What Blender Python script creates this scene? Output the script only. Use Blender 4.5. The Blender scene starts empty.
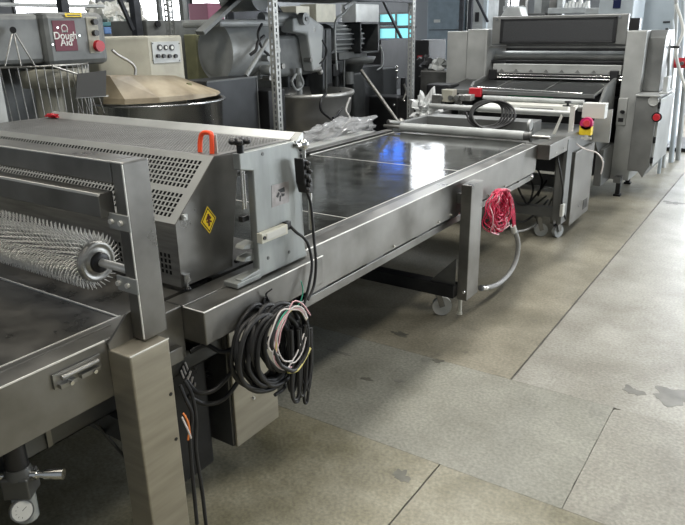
import bpy, math, random
from mathutils import Vector, Matrix, noise
random.seed(7)
C = bpy.context.scene.collection
R = math.radians

# ---------------------------------------------------------------- camera model
F_PX = 663.43
YAW, PIT, ROL, H = R(-34.006), R(-19.444), R(-1.028), 1.7
fw = Vector((math.sin(YAW)*math.cos(PIT), math.cos(YAW)*math.cos(PIT), math.sin(PIT)))
rt = Vector((math.cos(YAW), -math.sin(YAW), 0)); up = rt.cross(fw)
c_, s_ = math.cos(ROL), math.sin(ROL)
rt, up = c_*rt + s_*up, -s_*rt + c_*up
EYE = Vector((0, 0, H))
def at(px, py, x=None, y=None, z=None):
    """surveying helper: where the sight line of a photo pixel meets a world plane"""
    d = rt*(px-342.5) - up*(py-262.5) + fw*F_PX
    if x is not None: t = x/d.x
    elif y is not None: t = y/d.y
    else: t = (z-H)/d.z
    return EYE + d*t

# ---------------------------------------------------------------- materials
def mat(name, col, rough=.5, metal=0.0, nscale=0, namt=0.0, bump=0.0, stretch=None, rvar=0.0, emit=0, alpha=1, trans=0, coat=0, spec=None, col2=None):
    m = bpy.data.materials.new(name); m.use_nodes = True
    nt = m.node_tree; b = nt.nodes['Principled BSDF']
    b.inputs['Base Color'].default_value = (*col, 1)
    b.inputs['Roughness'].default_value = rough
    b.inputs['Metallic'].default_value = metal
    if spec is not None: b.inputs['Specular IOR Level'].default_value = spec
    if coat: b.inputs['Coat Weight'].default_value = coat
    if trans: b.inputs['Transmission Weight'].default_value = trans
    if alpha < 1: b.inputs['Alpha'].default_value = alpha
    if emit:
        b.inputs['Emission Color'].default_value = (*col, 1); b.inputs['Emission Strength'].default_value = emit
    if nscale:
        tc = nt.nodes.new('ShaderNodeTexCoord'); mp = nt.nodes.new('ShaderNodeMapping')
        nt.links.new(tc.outputs['Object'], mp.inputs['Vector'])
        if stretch: mp.inputs['Scale'].default_value = stretch
        n = nt.nodes.new('ShaderNodeTexNoise'); n.inputs['Scale'].default_value = nscale; n.inputs['Detail'].default_value = 6
        nt.links.new(mp.outputs['Vector'], n.inputs['Vector'])
        if namt or col2:
            r = nt.nodes.new('ShaderNodeValToRGB')
            lo = tuple(max(0, c*(1-namt)) for c in col); hi = tuple(min(1, c*(1+namt)) for c in col)
            if col2: hi = col2
            r.color_ramp.elements[0].color = (*lo, 1); r.color_ramp.elements[1].color = (*hi, 1)
            r.color_ramp.elements[0].position = .32; r.color_ramp.elements[1].position = .68
            nt.links.new(n.outputs['Fac'], r.inputs['Fac']); nt.links.new(r.outputs['Color'], b.inputs['Base Color'])
        if rvar:
            mr = nt.nodes.new('ShaderNodeMapRange')
            mr.inputs['To Min'].default_value = rough-rvar; mr.inputs['To Max'].default_value = rough+rvar
            mr.inputs['From Min'].default_value = .3; mr.inputs['From Max'].default_value = .7
            nt.links.new(n.outputs['Fac'], mr.inputs['Value']); nt.links.new(mr.outputs['Result'], b.inputs['Roughness'])
        if bump:
            bp = nt.nodes.new('ShaderNodeBump'); bp.inputs['Strength'].default_value = bump; bp.inputs['Distance'].default_value = .01
            nt.links.new(n.outputs['Fac'], bp.inputs['Height']); nt.links.new(bp.outputs['Normal'], b.inputs['Normal'])
    return m

STEEL = mat('stainless_steel', (.235, .23, .215), .35, .9, 5, .28, .03, rvar=.09)
STEEL_L = mat('brushed_stainless', (.36, .355, .335), .38, .88, 6, .18, .02, (1, 1, 12), .07)
STEEL_D = mat('dull_grey_steel', (.13, .132, .128), .45, .75, 7, .25, .03, rvar=.08)
STEEL_LEG = mat('leg_stainless', (.40, .37, .30), .48, .75, 4, .12, .02, (1, 1, 8), .05)
ALU = mat('cast_aluminium_plate', (.30, .315, .305), .48, .6, 9, .28, .04, (1, 1, .25), .06)
CHROME = mat('polished_metal', (.75, .75, .73), .2, 1)
GUARD = mat('perforated_steel', (.52, .53, .515), .40, .6, 6, .1)
EDGE = mat('bright_highlight_metal', (.80, .79, .75), .35, .45)  # bright metal; on thin edge strips it stands in for edge highlights
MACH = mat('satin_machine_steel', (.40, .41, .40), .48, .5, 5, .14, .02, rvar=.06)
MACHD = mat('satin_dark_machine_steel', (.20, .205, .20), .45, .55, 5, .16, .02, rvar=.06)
PIN = mat('bright_pin_steel', (.80, .79, .75), .4, .35)
GUARDTOP = mat('perforated_cover_steel', (.21, .21, .205), .42, .65, 6, .15)
DARK = mat('dark_painted_steel', (.018, .0185, .02), .45, .3, 8, .3, .03)
BLACKP = mat('black_plastic', (.012, .012, .013), .38)
RUBBER = mat('black_rubber', (.02, .02, .021), .5, 0, 20, .3)
BELT = mat('black_belt', (.034, .036, .034), .11, 0, 7, .5, .14, rvar=.04, spec=.9)
BELT_D = mat('worn_dark_belt', (.035, .035, .033), .33, .2, 9, .45, .05, rvar=.1, col2=(.085, .082, .075))
REDW = mat('pink_red_wire', (.55, .02, .075), .45, 0, 30, .3)
WHITEW = mat('white_wire', (.75, .70, .68), .45)
YELW = mat('yellow_wire', (.75, .66, .22), .45)
GRNW = mat('green_wire', (.05, .38, .25), .45)
PNKW = mat('pink_wire', (.72, .42, .45), .45)
ORGW = mat('orange_wire', (.85, .25, .06), .45)
GREYHOSE = mat('grey_hose', (.33, .33, .32), .55, 0, 40, .1)
ORANGE = mat('red_orange_plastic', (.95, .10, .03), .4)
YELLOW = mat('yellow_plastic', (.9, .66, .03), .45)
REDP = mat('red_plastic', (.45, .015, .025), .4)
CREAM = mat('cream_paint', (.36, .35, .29), .5, 0, 8, .12, .03)
BEIGE = mat('beige_hood_plastic', (.25, .20, .13), .5, 0, 5, .3, .03, col2=(.36, .31, .22))
GREYP = mat('grey_hammered_paint', (.13, .137, .134), .45, .1, 9, .2, .05)
GREYPL = mat('light_grey_paint', (.36, .375, .37), .42, .1, 7, .15, .05)
GREYBIN = mat('dark_grey_sheet_steel', (.05, .053, .056), .4, .5, 6, .15)
MIXD = mat('dark_grey_casting', (.06, .064, .066), .45, .2, 10, .25, .06)
BLUEGREY = mat('blue_grey_paint', (.13, .17, .20), .5, 0, 6, .15)
WHITEP = mat('white_plastic', (.62, .62, .58), .45, 0, 14, .06)
IVORY = mat('ivory_plastic', (.66, .65, .56), .45)
OLIVE = mat('olive_paint', (.20, .20, .11), .6, 0, 7, .2)
MAROON = mat('maroon_sign', (.11, .010, .025), .5)
RACK = mat('galvanised_rack', (.36, .37, .36), .5, .5, 12, .15)
RACKD = mat('dark_rack_paint', (.03, .033, .04), .55, .2, 9, .3)
PAPERB = mat('pale_label', (.62, .63, .60), .5)
PLASTICFILM = mat('clear_plastic_film', (.50, .51, .52), .15, 0, 6, .1, alpha=.4, spec=.9)
SMOKE = mat('smoked_guard_plastic', (.02, .022, .022), .4, 0, alpha=.85)
WALLM = mat('wall_paint', (.22, .23, .24), .7, 0, 2, .12, .03)
WALLB = mat('brick_wall_pinkish', (.30, .24, .23), .8, 0, 2, .15, .03)
WIN = mat('daylight_window', (.92, .96, 1), .4, emit=7)
WINB = mat('blue_tinted_window', (.04, .20, .95), .4, emit=3.2)
WINT = mat('teal_tinted_window', (.22, .66, .72), .4, emit=.75)
OVENW = mat('pale_blue_white_enamel', (.42, .47, .50), .4, 0, 3, .12)
GREEN = mat('green_beads', (.02, .30, .12), .4)

# ---------------------------------------------------------------- mesh building
class MB:
    def __init__(s): s.v = []; s.f = []; s.sm = []
    def add(s, vs, fs, smooth=False):
        o = len(s.v); s.v += [Vector(v) for v in vs]
        for f in fs: s.f.append(tuple(i+o for i in f)); s.sm.append(smooth)
        return s
    def box(s, x0, x1, y0, y1, z0, z1):
        x0, x1 = sorted((x0, x1)); y0, y1 = sorted((y0, y1)); z0, z1 = sorted((z0, z1))
        return s.add([(x0,y0,z0),(x1,y0,z0),(x1,y1,z0),(x0,y1,z0),(x0,y0,z1),(x1,y0,z1),(x1,y1,z1),(x0,y1,z1)],
              [(0,3,2,1),(4,5,6,7),(0,1,5,4),(1,2,6,5),(2,3,7,6),(3,0,4,7)])
    def prism(s, poly, axis, a, b):
        """extrude a 2D outline along axis (x: poly is (y,z); y: (x,z); z: (x,y))"""
        n = len(poly)
        ar = sum(poly[i][0]*poly[(i+1)%n][1]-poly[(i+1)%n][0]*poly[i][1] for i in range(n))
        if ar < 0: poly = poly[::-1]
        def P(p, t):
            return (t, p[0], p[1]) if axis == 'x' else (p[0], t, p[1]) if axis == 'y' else (p[0], p[1], t)
        if a > b: a, b = b, a
        vs = [P(p, a) for p in poly] + [P(p, b) for p in poly]
        fl = axis == 'y'
        fs = [tuple(range(n)) if fl else tuple(reversed(range(n))), tuple(reversed(range(n, 2*n))) if fl else tuple(range(n, 2*n))]
        for i in range(n):
            j = (i+1) % n
            fs.append((j, i, i+n, j+n) if fl else (i, j, j+n, i+n))
        return s.add(vs, fs)
    def cyl(s, p0, p1, r0, r1=None, seg=20, caps=True, smooth=True):
        p0, p1 = Vector(p0), Vector(p1); r1 = r0 if r1 is None else r1
        d = (p1-p0).normalized(); a = d.orthogonal().normalized(); b = d.cross(a)
        vs = []; 
        for p, r in ((p0, r0), (p1, r1)):
            for i in range(seg):
                t = 2*math.pi*i/seg; vs.append(p + r*(a*math.cos(t)+b*math.sin(t)))
        s.add(vs, [(i, (i+1) % seg, seg+(i+1) % seg, seg+i) for i in range(seg)], smooth)
        if caps:
            s.add(vs[:seg], [tuple(reversed(range(seg)))]); s.add(vs[seg:], [tuple(range(seg))])
        return s
    def lathe(s, prof, origin, axis=(0,0,1), seg=28, arc=2*math.pi):
        o = Vector(origin); d = Vector(axis).normalized()
        a = d.orthogonal().normalized() if abs(d.z) < .99 else Vector((1,0,0)); b = d.cross(a)
        vs = []; n = len(prof); full = arc > 6.28; k = seg if full else seg+1
        for i in range(k):
            t = arc*i/seg
            for r, h in prof: vs.append(o + d*h + r*(a*math.cos(t)+b*math.sin(t)))
        fs = []
        for i in range(seg):
            j = (i+1) % k
            for q in range(n-1): fs.append((i*n+q, j*n+q, j*n+q+1, i*n+q+1))
        return s.add(vs, fs, True)
    def tube(s, pts, r, seg=8, smooth_path=True, closed=False, sub=5):
        pts = [Vector(p) for p in pts]
        if smooth_path and len(pts) > 2: pts = spline(pts, sub, closed)
        n = len(pts); rings = []; nrm = None
        for i, p in enumerate(pts):
            t = (pts[(i+1) % n]-pts[i-1]) if closed else (pts[min(i+1, n-1)]-pts[max(i-1, 0)])
            if t.length < 1e-9: t = Vector((0,0,1))
            t.normalize()
            if nrm is None: nrm = t.orthogonal().normalized()
            nrm = (nrm - t*nrm.dot(t)); nrm = nrm.normalized() if nrm.length > 1e-6 else t.orthogonal().normalized()
            b = t.cross(nrm); rings.append([p + r*(nrm*math.cos(2*math.pi*k/seg)+b*math.sin(2*math.pi*k/seg)) for k in range(seg)])
        vs = [v for ring in rings for v in ring]; fs = []
        for i in range(n if closed else n-1):
            j = (i+1) % n
            for k in range(seg):
                l = (k+1) % seg; fs.append((i*seg+k, i*seg+l, j*seg+l, j*seg+k))
        s.add(vs, fs, True)
        if not closed:
            s.add(rings[0], [tuple(reversed(range(seg)))]); s.add(rings[-1], [tuple(range(seg))])
        return s
    def bar(s, p0, p1, w, h, upv=(0,0,1)):
        p0, p1 = Vector(p0), Vector(p1); d = (p1-p0).normalized(); u = Vector(upv); sd = d.cross(u)
        sd = sd.normalized() if sd.length > 1e-5 else d.orthogonal().normalized(); u = sd.cross(d)
        vs = [p + sd*a*w/2 + u*b*h/2 for p in (p0, p1) for a, b in ((-1,-1),(1,-1),(1,1),(-1,1))]
        return s.add(vs, [(0,1,2,3)[::-1],(4,5,6,7)[::-1][::-1],(0,1,5,4),(1,2,6,5),(2,3,7,6),(3,0,4,7)])
    def sphere(s, c, r, seg=16, sc=(1,1,1)):
        c = Vector(c); n = seg//2; vs = []; fs = []
        for i in range(n+1):
            ph = math.pi*i/n
            for j in range(seg):
                t = 2*math.pi*j/seg
                vs.append(c + Vector((r*sc[0]*math.sin(ph)*math.cos(t), r*sc[1]*math.sin(ph)*math.sin(t), -r*sc[2]*math.cos(ph))))
        for i in range(n):
            for j in range(seg):
                k = (j+1) % seg; fs.append((i*seg+j, i*seg+k, (i+1)*seg+k, (i+1)*seg+j))
        return s.add(vs, fs, True)
    def perf(s, o, ux, uy, w, h, holes, hw, hh, thick=.0015, skew=0):
        """sheet of size w x h at o spanned by unit vectors ux, uy; holes: list of rows (v, [u...])"""
        o, ux, uy = Vector(o), Vector(ux).normalized(), Vector(uy).normalized(); nz = ux.cross(uy)
        def quad(u0, v0, u1, v1):
            if u1-u0 < 1e-6 or v1-v0 < 1e-6: return
            q = [o+ux*u+uy*v for u, v in ((u0,v0),(u1,v0),(u1,v1),(u0,v1))]
            s.add(q+[p-nz*thick for p in q], [(0,1,2,3),(7,6,5,4),(1,0,4,5),(3,2,6,7),(0,3,7,4),(2,1,5,6)])
        v = 0
        for hv, us in sorted(holes, key=lambda a: a[0]):
            quad(0, v, w, hv-hh/2)
            u = 0
            for hu in us:
                quad(u, hv-hh/2, hu-hw/2, hv+hh/2); u = hu+hw/2
            quad(u, hv-hh/2, w, hv+hh/2); v = hv+hh/2
        quad(0, v, w, h)
        return s
    def build(s, name, m, parent=None, bevel=0, local=False, kind=None, solid=0):
        me = bpy.data.meshes.new(name)
        off = Vector((0,0,0))
        if parent is not None and not local:
            p = parent
            while p.parent: p = p.parent
            off = p.location.copy()
        me.from_pydata([tuple(v-off) for v in s.v], [], s.f); me.update()
        for p, q in zip(me.polygons, s.sm): p.use_smooth = q
        me.materials.append(m)
        o = bpy.data.objects.new(name, me); C.objects.link(o)
        if parent is not None: o.parent = parent
        if bevel:
            b = o.modifiers.new('bevel', 'BEVEL'); b.width = bevel; b.segments = 2; b.limit_method = 'ANGLE'; b.angle_limit = R(40)
        if solid:
            b = o.modifiers.new('solid', 'SOLIDIFY'); b.thickness = solid
        if kind: o['kind'] = kind
        return o

def spline(pts, sub=5, closed=False):
    out = []; n = len(pts)
    for i in range(n if closed else n-1):
        if closed: p0, p1, p2, p3 = pts[i-1], pts[i], pts[(i+1) % n], pts[(i+2) % n]
        else: p0, p1, p2, p3 = pts[max(i-1,0)], pts[i], pts[i+1], pts[min(i+2, n-1)]
        for k in range(sub):
            t = k/sub
            out.append(.5*((2*p1)+(p2-p0)*t+(2*p0-5*p1+4*p2-p3)*t*t+(3*p1-p0-3*p2+p3)*t*t*t))
    if not closed: out.append(pts[-1])
    return out

def thing(name, label, cat, loc=(0,0,0), rz=0, group=None):
    o = bpy.data.objects.new(name, None); C.objects.link(o); o.location = Vector(loc); o.rotation_euler = (0,0,rz)
    o.empty_display_size = .1
    return tag(o, label, cat, group)
def tag(o, label, cat, group=None):
    o['label'] = label; o['category'] = cat
    if group: o['group'] = group
    return o
def struct(o): o['kind'] = 'structure'; return o
def text(name, body, m, parent, loc, right, upv, size, depth=.0008, align='CENTER', label=None, bold=0, local=False):
    cu = bpy.data.curves.new(name, 'FONT'); cu.body = body; cu.size = size; cu.extrude = depth; cu.align_x = align; cu.align_y = 'CENTER'
    cu.offset = bold
    t = bpy.data.objects.new(name+'_c', cu); C.objects.link(t)
    bpy.context.view_layer.update()
    me = bpy.data.meshes.new_from_object(t.evaluated_get(bpy.context.evaluated_depsgraph_get()))
    bpy.data.objects.remove(t); bpy.data.curves.remove(cu)
    rx, uy = Vector(right).normalized(), Vector(upv).normalized(); nz = rx.cross(uy)
    M = Matrix((rx, uy, nz)).transposed().to_4x4(); M.translation = Vector(loc)
    rr = parent
    while rr.parent: rr = rr.parent
    if not local: M.translation = Vector(loc) - rr.location
    me.transform(M); me.materials.clear(); me.materials.append(m)
    o = bpy.data.objects.new(name, me); C.objects.link(o); o.parent = parent
    if label: o['label'] = label
    return o
def bolt(parent, p, d, r=.008, h=.006, m=None, name='bolt'):
    p = Vector(p); d = Vector(d)
    return MB().cyl(p, p+d*h, r, r*.8, 10).build(name, m or CHROME, parent, local=False)
def caster(parent, x, y, ztop, r=.055, rz=0, m=None, wheelm=None):
    """swivel caster: fork as part, wheel as sub-part"""
    z = r; w = .028
    dx, dy = math.cos(rz), math.sin(rz)
    sd = Vector((-dy, dx, 0)); c = Vector((x, y, z)); o = c - Vector((dx, dy, 0))*.0
    b = MB()
    top = Vector((x+dx*.03, y+dy*.03, ztop))
    b.cyl(top-Vector((0,0,.02)), top, .035, seg=14)
    for k in (-1, 1):
        b.bar(c+sd*k*.024, top+sd*k*.024-Vector((0,0,.02)), .035, .006, sd)
    fork = b.build('caster_fork', m or STEEL, parent)
    MB().cyl(c-sd*w/2, c+sd*w/2, r, seg=24).cyl(c-sd*w*.6, c+sd*w*.6, r*.45, seg=16).build('caster_wheel', wheelm or WHITEP, fork)
# ================================================================ FLOOR AND SETTING
def floor_mat(name, a, b, rough=.42, stain=(.05,.05,.045), yel=None):
    m = bpy.data.materials.new(name); m.use_nodes = True; nt = m.node_tree; B = nt.nodes['Principled BSDF']
    N = nt.nodes.new; L = nt.links.new
    geo = N('ShaderNodeTexCoord')
    n1 = N('ShaderNodeTexNoise'); n1.inputs['Scale'].default_value = 2.2; n1.inputs['Detail'].default_value = 8; n1.inputs['Roughness'].default_value = .62
    n2 = N('ShaderNodeTexNoise'); n2.inputs['Scale'].default_value = 70; n2.inputs['Detail'].default_value = 5
    n3 = N('ShaderNodeTexNoise'); n3.inputs['Scale'].default_value = 4.3; n3.inputs['Detail'].default_value = 6; n3.inputs['Distortion'].default_value = 1.2
    for n in (n1, n2, n3): L(geo.outputs['Object'], n.inputs['Vector'])
    r1 = N('ShaderNodeValToRGB'); r1.color_ramp.elements[0].position = .36; r1.color_ramp.elements[1].position = .66
    r1.color_ramp.elements[0].color = (*a, 1); r1.color_ramp.elements[1].color = (*b, 1); L(n1.outputs['Fac'], r1.inputs['Fac'])
    r2 = N('ShaderNodeValToRGB'); r2.color_ramp.elements[0].position = .3; r2.color_ramp.elements[1].position = .7
    r2.color_ramp.elements[0].color = (.72, .72, .72, 1); r2.color_ramp.elements[1].color = (1.16, 1.16, 1.15, 1); L(n2.outputs['Fac'], r2.inputs['Fac'])
    mx = N('ShaderNodeMixRGB'); mx.blend_type = 'MULTIPLY'; mx.inputs[0].default_value = 1; L(r1.outputs['Color'], mx.inputs[1]); L(r2.outputs['Color'], mx.inputs[2])
    r3 = N('ShaderNodeValToRGB'); r3.color_ramp.elements[0].position = .64; r3.color_ramp.elements[1].position = .80
    r3.color_ramp.elements[0].color = (0,0,0,1); r3.color_ramp.elements[1].color = (.5,.5,.5,1); L(n3.outputs['Fac'], r3.inputs['Fac'])
    m2 = N('ShaderNodeMixRGB'); L(r3.outputs['Color'], m2.inputs[0]); L(mx.outputs['Color'], m2.inputs[1]); m2.inputs[2].default_value = (*(yel or stain), 1)
    L(m2.outputs['Color'], B.inputs['Base Color'])
    mr = N('ShaderNodeMapRange'); mr.inputs['To Min'].default_value = rough-.12; mr.inputs['To Max'].default_value = rough+.14; L(n3.outputs['Fac'], mr.inputs['Value']); L(mr.outputs['Result'], B.inputs['Roughness'])
    bp = N('ShaderNodeBump'); bp.inputs['Strength'].default_value = .07; bp.inputs['Distance'].default_value = .01; L(n2.outputs['Fac'], bp.inputs['Height']); L(bp.outputs['Normal'], B.inputs['Normal'])
    return m
FB = floor_mat('joint_filler_concrete', (.06,.056,.047), (.10,.093,.078))
F_OLIVE = floor_mat('olive_concrete', (.19,.175,.13), (.32,.295,.23), .42)
F_PATCH = floor_mat('green_grey_concrete', (.225,.222,.185), (.325,.322,.278), .38)
F_YEL = floor_mat('yellowish_concrete', (.18,.165,.105), (.38,.36,.28), .42, (.10,.10,.07))
F_LIGHT = floor_mat('light_grey_concrete', (.26,.247,.21), (.39,.38,.34), .34, (.24,.23,.21))
F_MID = floor_mat('middle_grey_concrete', (.245,.233,.195), (.36,.35,.305), .38)
struct(MB().box(-16, 8, -4, 20, -.2, -.006).build('floor', FB))
XJ, YA, YB, XR = -.965, 2.12, 2.945, -.466
g = .0015
def slab(x0, x1, y0, y1, m, gx0=g, gx1=g, gy0=g, gy1=g):
    # broken, slightly ragged slab edges
    x0 += gx0; x1 -= gx1; y0 += gy0; y1 -= gy1
    def steps(a, b):
        out = [a]; t = a
        while t < b-.02:
            t += .035 if -4 < t < 9 else 1.0
            out.append(min(t, b))
        return out
    def j(u, v, k): return .0022*noise.noise(Vector((u*9, v*9, k)))+.0012*noise.noise(Vector((u*40, v*40, k)))
    P = [(x, y0+abs(j(x, y0, 1))*.3) for x in steps(x0, x1)][:-1]
    P += [(x1-abs(j(x1, y, 2))*1.6, y) for y in steps(y0, y1)][:-1]
    P += [(x, y1-abs(j(x, y1, 3))*.3) for x in steps(x0, x1)[::-1]][:-1]
    P += [(x0+abs(j(x0, y, 4))*1.6, y) for y in steps(y0, y1)[::-1]][:-1]
    struct(MB().prism(P, 'z', -.006, 0).build('floor_slab', m))
slab(-16, XJ, -4, YA, F_YEL, gy1=.0006, gx1=.003)
slab(XJ, 8, -4, YA, F_YEL, gy1=.0008, gx0=.003)
slab(-16, XR, YA, YB, F_PATCH, gx1=.0006, gy1=.0004, gy0=.0006)
slab(XR, 8, YA, YB, F_MID, gx0=.001, gy1=0, gy0=.0008)
slab(-16, XJ, YB, 20, F_OLIVE, gx1=.0045, gy0=.0003)
slab(XJ, 8, YB, 20, F_LIGHT, gx0=.0045, gy0=0)
# floor stains: thin dried spills with outlines of their own
STAIN = mat('dried_oil_stain', (.125, .122, .10), .38, 0, 14, .35)
STAIN2 = mat('grey_damp_stain', (.185, .18, .16), .33, 0, 12, .2)
def stain(px, py, rx, ry, m, label, seed):
    p = at(px, py, z=0); rnd = random.Random(seed); b = MB(); k = 48
    ph = [rnd.uniform(0, 6.28) for _ in range(4)]
    vs = []
    for i in range(k):
        t = 2*math.pi*i/k; q = .8+.5*noise.noise(Vector((math.cos(t)*2.4+seed, math.sin(t)*2.4, seed)))+.16*math.sin(2*t+ph[0])+.12*math.sin(3*t+ph[1])+.08*math.sin(5*t+ph[2])
        vs.append((p.x+rx*q*math.cos(t), p.y+ry*q*math.sin(t)))
    b.prism(vs, 'z', .0002, .0008)
    o = b.build('floor_stain', m); tag(o, label, 'stain', 'dark stains on the concrete floor')
stain(438, 361, .028, .03, STAIN, 'small dark round stain on the floor slab, topmost of the trio near the middle', 1)
stain(399, 381, .03, .018, STAIN2, 'small grey smudge between two darker spots on the repaired floor strip', 2)
stain(367, 379, .03, .022, STAIN, 'dark oval spot on the repaired floor strip, leftmost of the trio', 3)
stain(338, 352, .07, .02, STAIN2, 'long dark scuff along the joint in front of the caster', 4)
stain(400, 334, .07, .03, STAIN, 'elongated dark stain on the olive concrete below the table', 5)
stain(672, 396, .12, .10, STAIN2, 'large grey damp patch at the right edge of the floor', 6)
stain(633, 391, .05, .05, STAIN2, 'pale grey blotch just left of the large damp patch', 7)
stain(674, 203, .10, .08, STAIN, 'dark spot on the bright floor beyond the machine cabinet', 8)
stain(401, 476, .05, .04, STAIN, 'dark yellowish blot on the floor slab at the bottom', 9)

# walls: back and left, with high daylight windows
struct(MB().box(-14.2, 7, 15, 15.2, 0, 5.5).build('wall_back', WALLM))
struct(MB().box(-14.2, -14, -3, 15, 0, 5.5).build('wall_left', WALLM))
struct(MB().box(-14.2, 7, -4, 15.2, 5.5, 5.6).build('ceiling', WALLM))
nwin = [0]
def window(x0, x1, z0, z1, m, y=14.99, bars=2):
    nwin[0] += 1
    w = struct(MB().box(x0, x1, y-.02, y, z0, z1).build('window_%d' % nwin[0], m))
    b = MB(); t = .04
    for (a, c, d, e) in ((x0-t, x1+t, z0-t, z0), (x0-t, x1+t, z1, z1+t), (x0-t, x0, z0, z1), (x1, x1+t, z0, z1)): b.box(a, c, y-.06, y, d, e)
    for i in range(1, bars): xx = x0+(x1-x0)*i/bars; b.box(xx-.02, xx+.02, y-.05, y-.01, z0, z1)
    b.box(x0, x1, y-.05, y-.01, (z0+z1)/2-.015, (z0+z1)/2+.015)
    b.build('window_frame', STEEL_D, w)
window(-8.85, -7.95, 1.45, 2.0, WINT)
window(-8.85, -8.15, 2.60, 3.35, WINB)
window(-7.95, -7.0, 2.62, 3.9, WIN, bars=2)
window(-5.9, -5.2, 1.9, 2.8, WIN)
d1 = struct(MB().box(-1.4, 2.6, 14.97, 14.99, 0, 3.3).build('door_1', WIN))
MB().box(-1.5,-1.4,14.9,15,0,3.4).box(2.6,2.7,14.9,15,0,3.4).box(-1.5,2.7,14.9,15,3.3,3.4).build('door_frame', STEEL_D, d1)
window(-3.6, -2.0, 2.4, 3.6, WIN)
# left wall windows seen between the rack posts
def window_l(y0, y1, z0, z1, m):
    nwin[0] += 1
    w = struct(MB().box(-14, -13.98, y0, y1, z0, z1).build('window_%d' % nwin[0], m))
    b = MB(); t = .05
    for a, c, d, e in ((y0-t, y1+t, z0-t, z0), (y0-t, y1+t, z1, z1+t), (y0-t, y0, z0, z1), (y1, y1+t, z0, z1)): b.box(-14, -13.94, a, c, d, e)
    b.build('window_frame', STEEL_D, w)
window_l(8.6, 10.6, .9, 3.2, WIN)
window_l(11.6, 13.3, 1.2, 3.2, WIN)
window_l(13.7, 14.9, 1.25, 3.2, WIN)

# ================================================================ NEAR CONVEYOR
nc = thing('conveyor', 'near stainless conveyor with dark belt under the spiked roller and guard hood', 'conveyor', (-2.2, .6, 0))
XO, XB, XL = -1.527, -1.633, -2.83     # outer face, belt edge, left belt edge
b = MB().box(XO-.004, XO, -.6, 1.335, .688, .87); b.box(XB, XO-.004, -.6, 1.335, .864, .87); b.box(XO-.03, XO-.004, -.6, 1.1, .688, .692)
b.build('side_rail', STEEL, nc, .0015)
MB().box(XO-.002, XO+.002, -.6, 1.04, .867, .8725).build('edge_strip', EDGE, nc, .001)  # added strip paints the bright highlight along the rail edge
MB().box(XL-.10, XL-.096, -.6, 1.98, .688, .87).box(XL-.096, XL, -.6, 1.98, .864, .87).build('side_rail', STEEL, nc, .0015)
MB().box(XL, XB, -.6, 1.99, .80, .8655).build('conveyor_belt', BELT_D, nc)
MB().box(XB, XB+.004, -.6, 1.18, .85, .8725).box(XL, XB, 1.172, 1.178, .85, .8705).box(XL-.004, XL, -.6, 1.98, .85, .8725).build('belt_edge_strip', EDGE, nc)
# pair of strips and grey slider bed between near module and rail
MB().box(XB+.03, XB+.034, -.6, 1.12, .87, .8725).build('edge_strip', STEEL_L, nc)
# middle rail: folded box that sits further out
b = MB().prism([(-1.43,.752),(-1.43,.868),(-1.52,.868),(-1.60,.868),(-1.60,.752)], 'y', 1.337, 1.985)
b.build('rail_box', STEEL, nc, .004)
MB().box(-1.433, -1.4285, 1.337, 1.985, .8645, .869).box(-1.52, -1.43, 1.3355, 1.340, .866, .869).build('edge_strip', EDGE, nc, .001)  # highlight lines of the rail box edges, painted as strips
b = MB().box(-1.60, -1.52, 1.337, 1.985, .868, .872); b.build('rail_cap', STEEL, nc, .001)
# steel legs
def leg(x0, x1):
    b = MB().box(x0, x1, 1.046, 1.19, 0, .84); b.build('leg', STEEL_LEG, nc, .005)
    MB().box(x1-.002, x1+.001, 1.046, 1.19, .838, .842).build('edge_strip', EDGE, nc, .001)  # thin added strip paints the highlight on the leg's top edge
leg(-1.53, -1.43); leg(-2.93, -2.83)
for yy, zz in ((1.185, .66), (1.185, .50)):
    MB().cyl((-1.4302, yy-.012, zz), (-1.4285, yy-.012, zz), .006, seg=12).build('screw_hole', BLACKP, nc)
# lower inner rail and cross members
b = MB().box(-1.61, -1.605, -.6, 1.6, .585, .655).box(-1.66, -1.605, -.6, 1.6, .585, .59); b.build('lower_rail', STEEL_D, nc, .001)
MB().box(-1.604, -1.598, .86, .875, .59, .688).build('hanger_strip', STEEL, nc)
MB().cyl(at(96, 423, x=-1.62), at(132, 466, x=-1.95), .006).build('tie_rod', STEEL_D, nc)
MB().box(-2.85, -1.53, 1.09, 1.15, .48, .56).build('cross_member', STEEL_D, nc, .002)
MB().box(-2.85, -1.5, 1.23, 1.30, .70, .75).build('cross_member', STEEL, nc, .002)
# latch plate on the near rail
p0, p1 = at(58, 387, x=-1.52), at(100, 364, x=-1.52)
lp = MB().box(-1.526, -1.520, p0.y-.01, p1.y+.005, .798, .842).build('latch_plate', STEEL_L, nc, .001)
MB().cyl((-1.512, p0.y+.01, .828), (-1.512, p1.y-.01, .828), .007).box(-1.52, -1.505, p0.y+.0, p0.y+.05, .800, .812).box(-1.52, -1.505, p0.y+.065, p1.y-.01, .802, .814).build('latch_bar', STEEL_L, lp)
for yy in (p0.y+.03, p1.y-.03): MB().cyl((-1.52, yy, .807), (-1.498, yy, .807), .006, seg=10).build('latch_screw', CHROME, lp)
# gusset bracket with bolt
gp = MB().prism([(1.05,.805),(1.045,.858),(1.12,.925),(1.155,.93),(1.155,.805)], 'x', -1.526, -1.518).build('gusset_bracket', STEEL, nc, .001)
MB().cyl((-1.518, 1.072, .828), (-1.508, 1.072, .828), .009, seg=12).build('bolt', CHROME, gp)
MB().cyl((-1.70, 1.0, .872), (-1.70, 1.0, .873), .005).build('screw_hole', BLACKP, nc)

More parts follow.
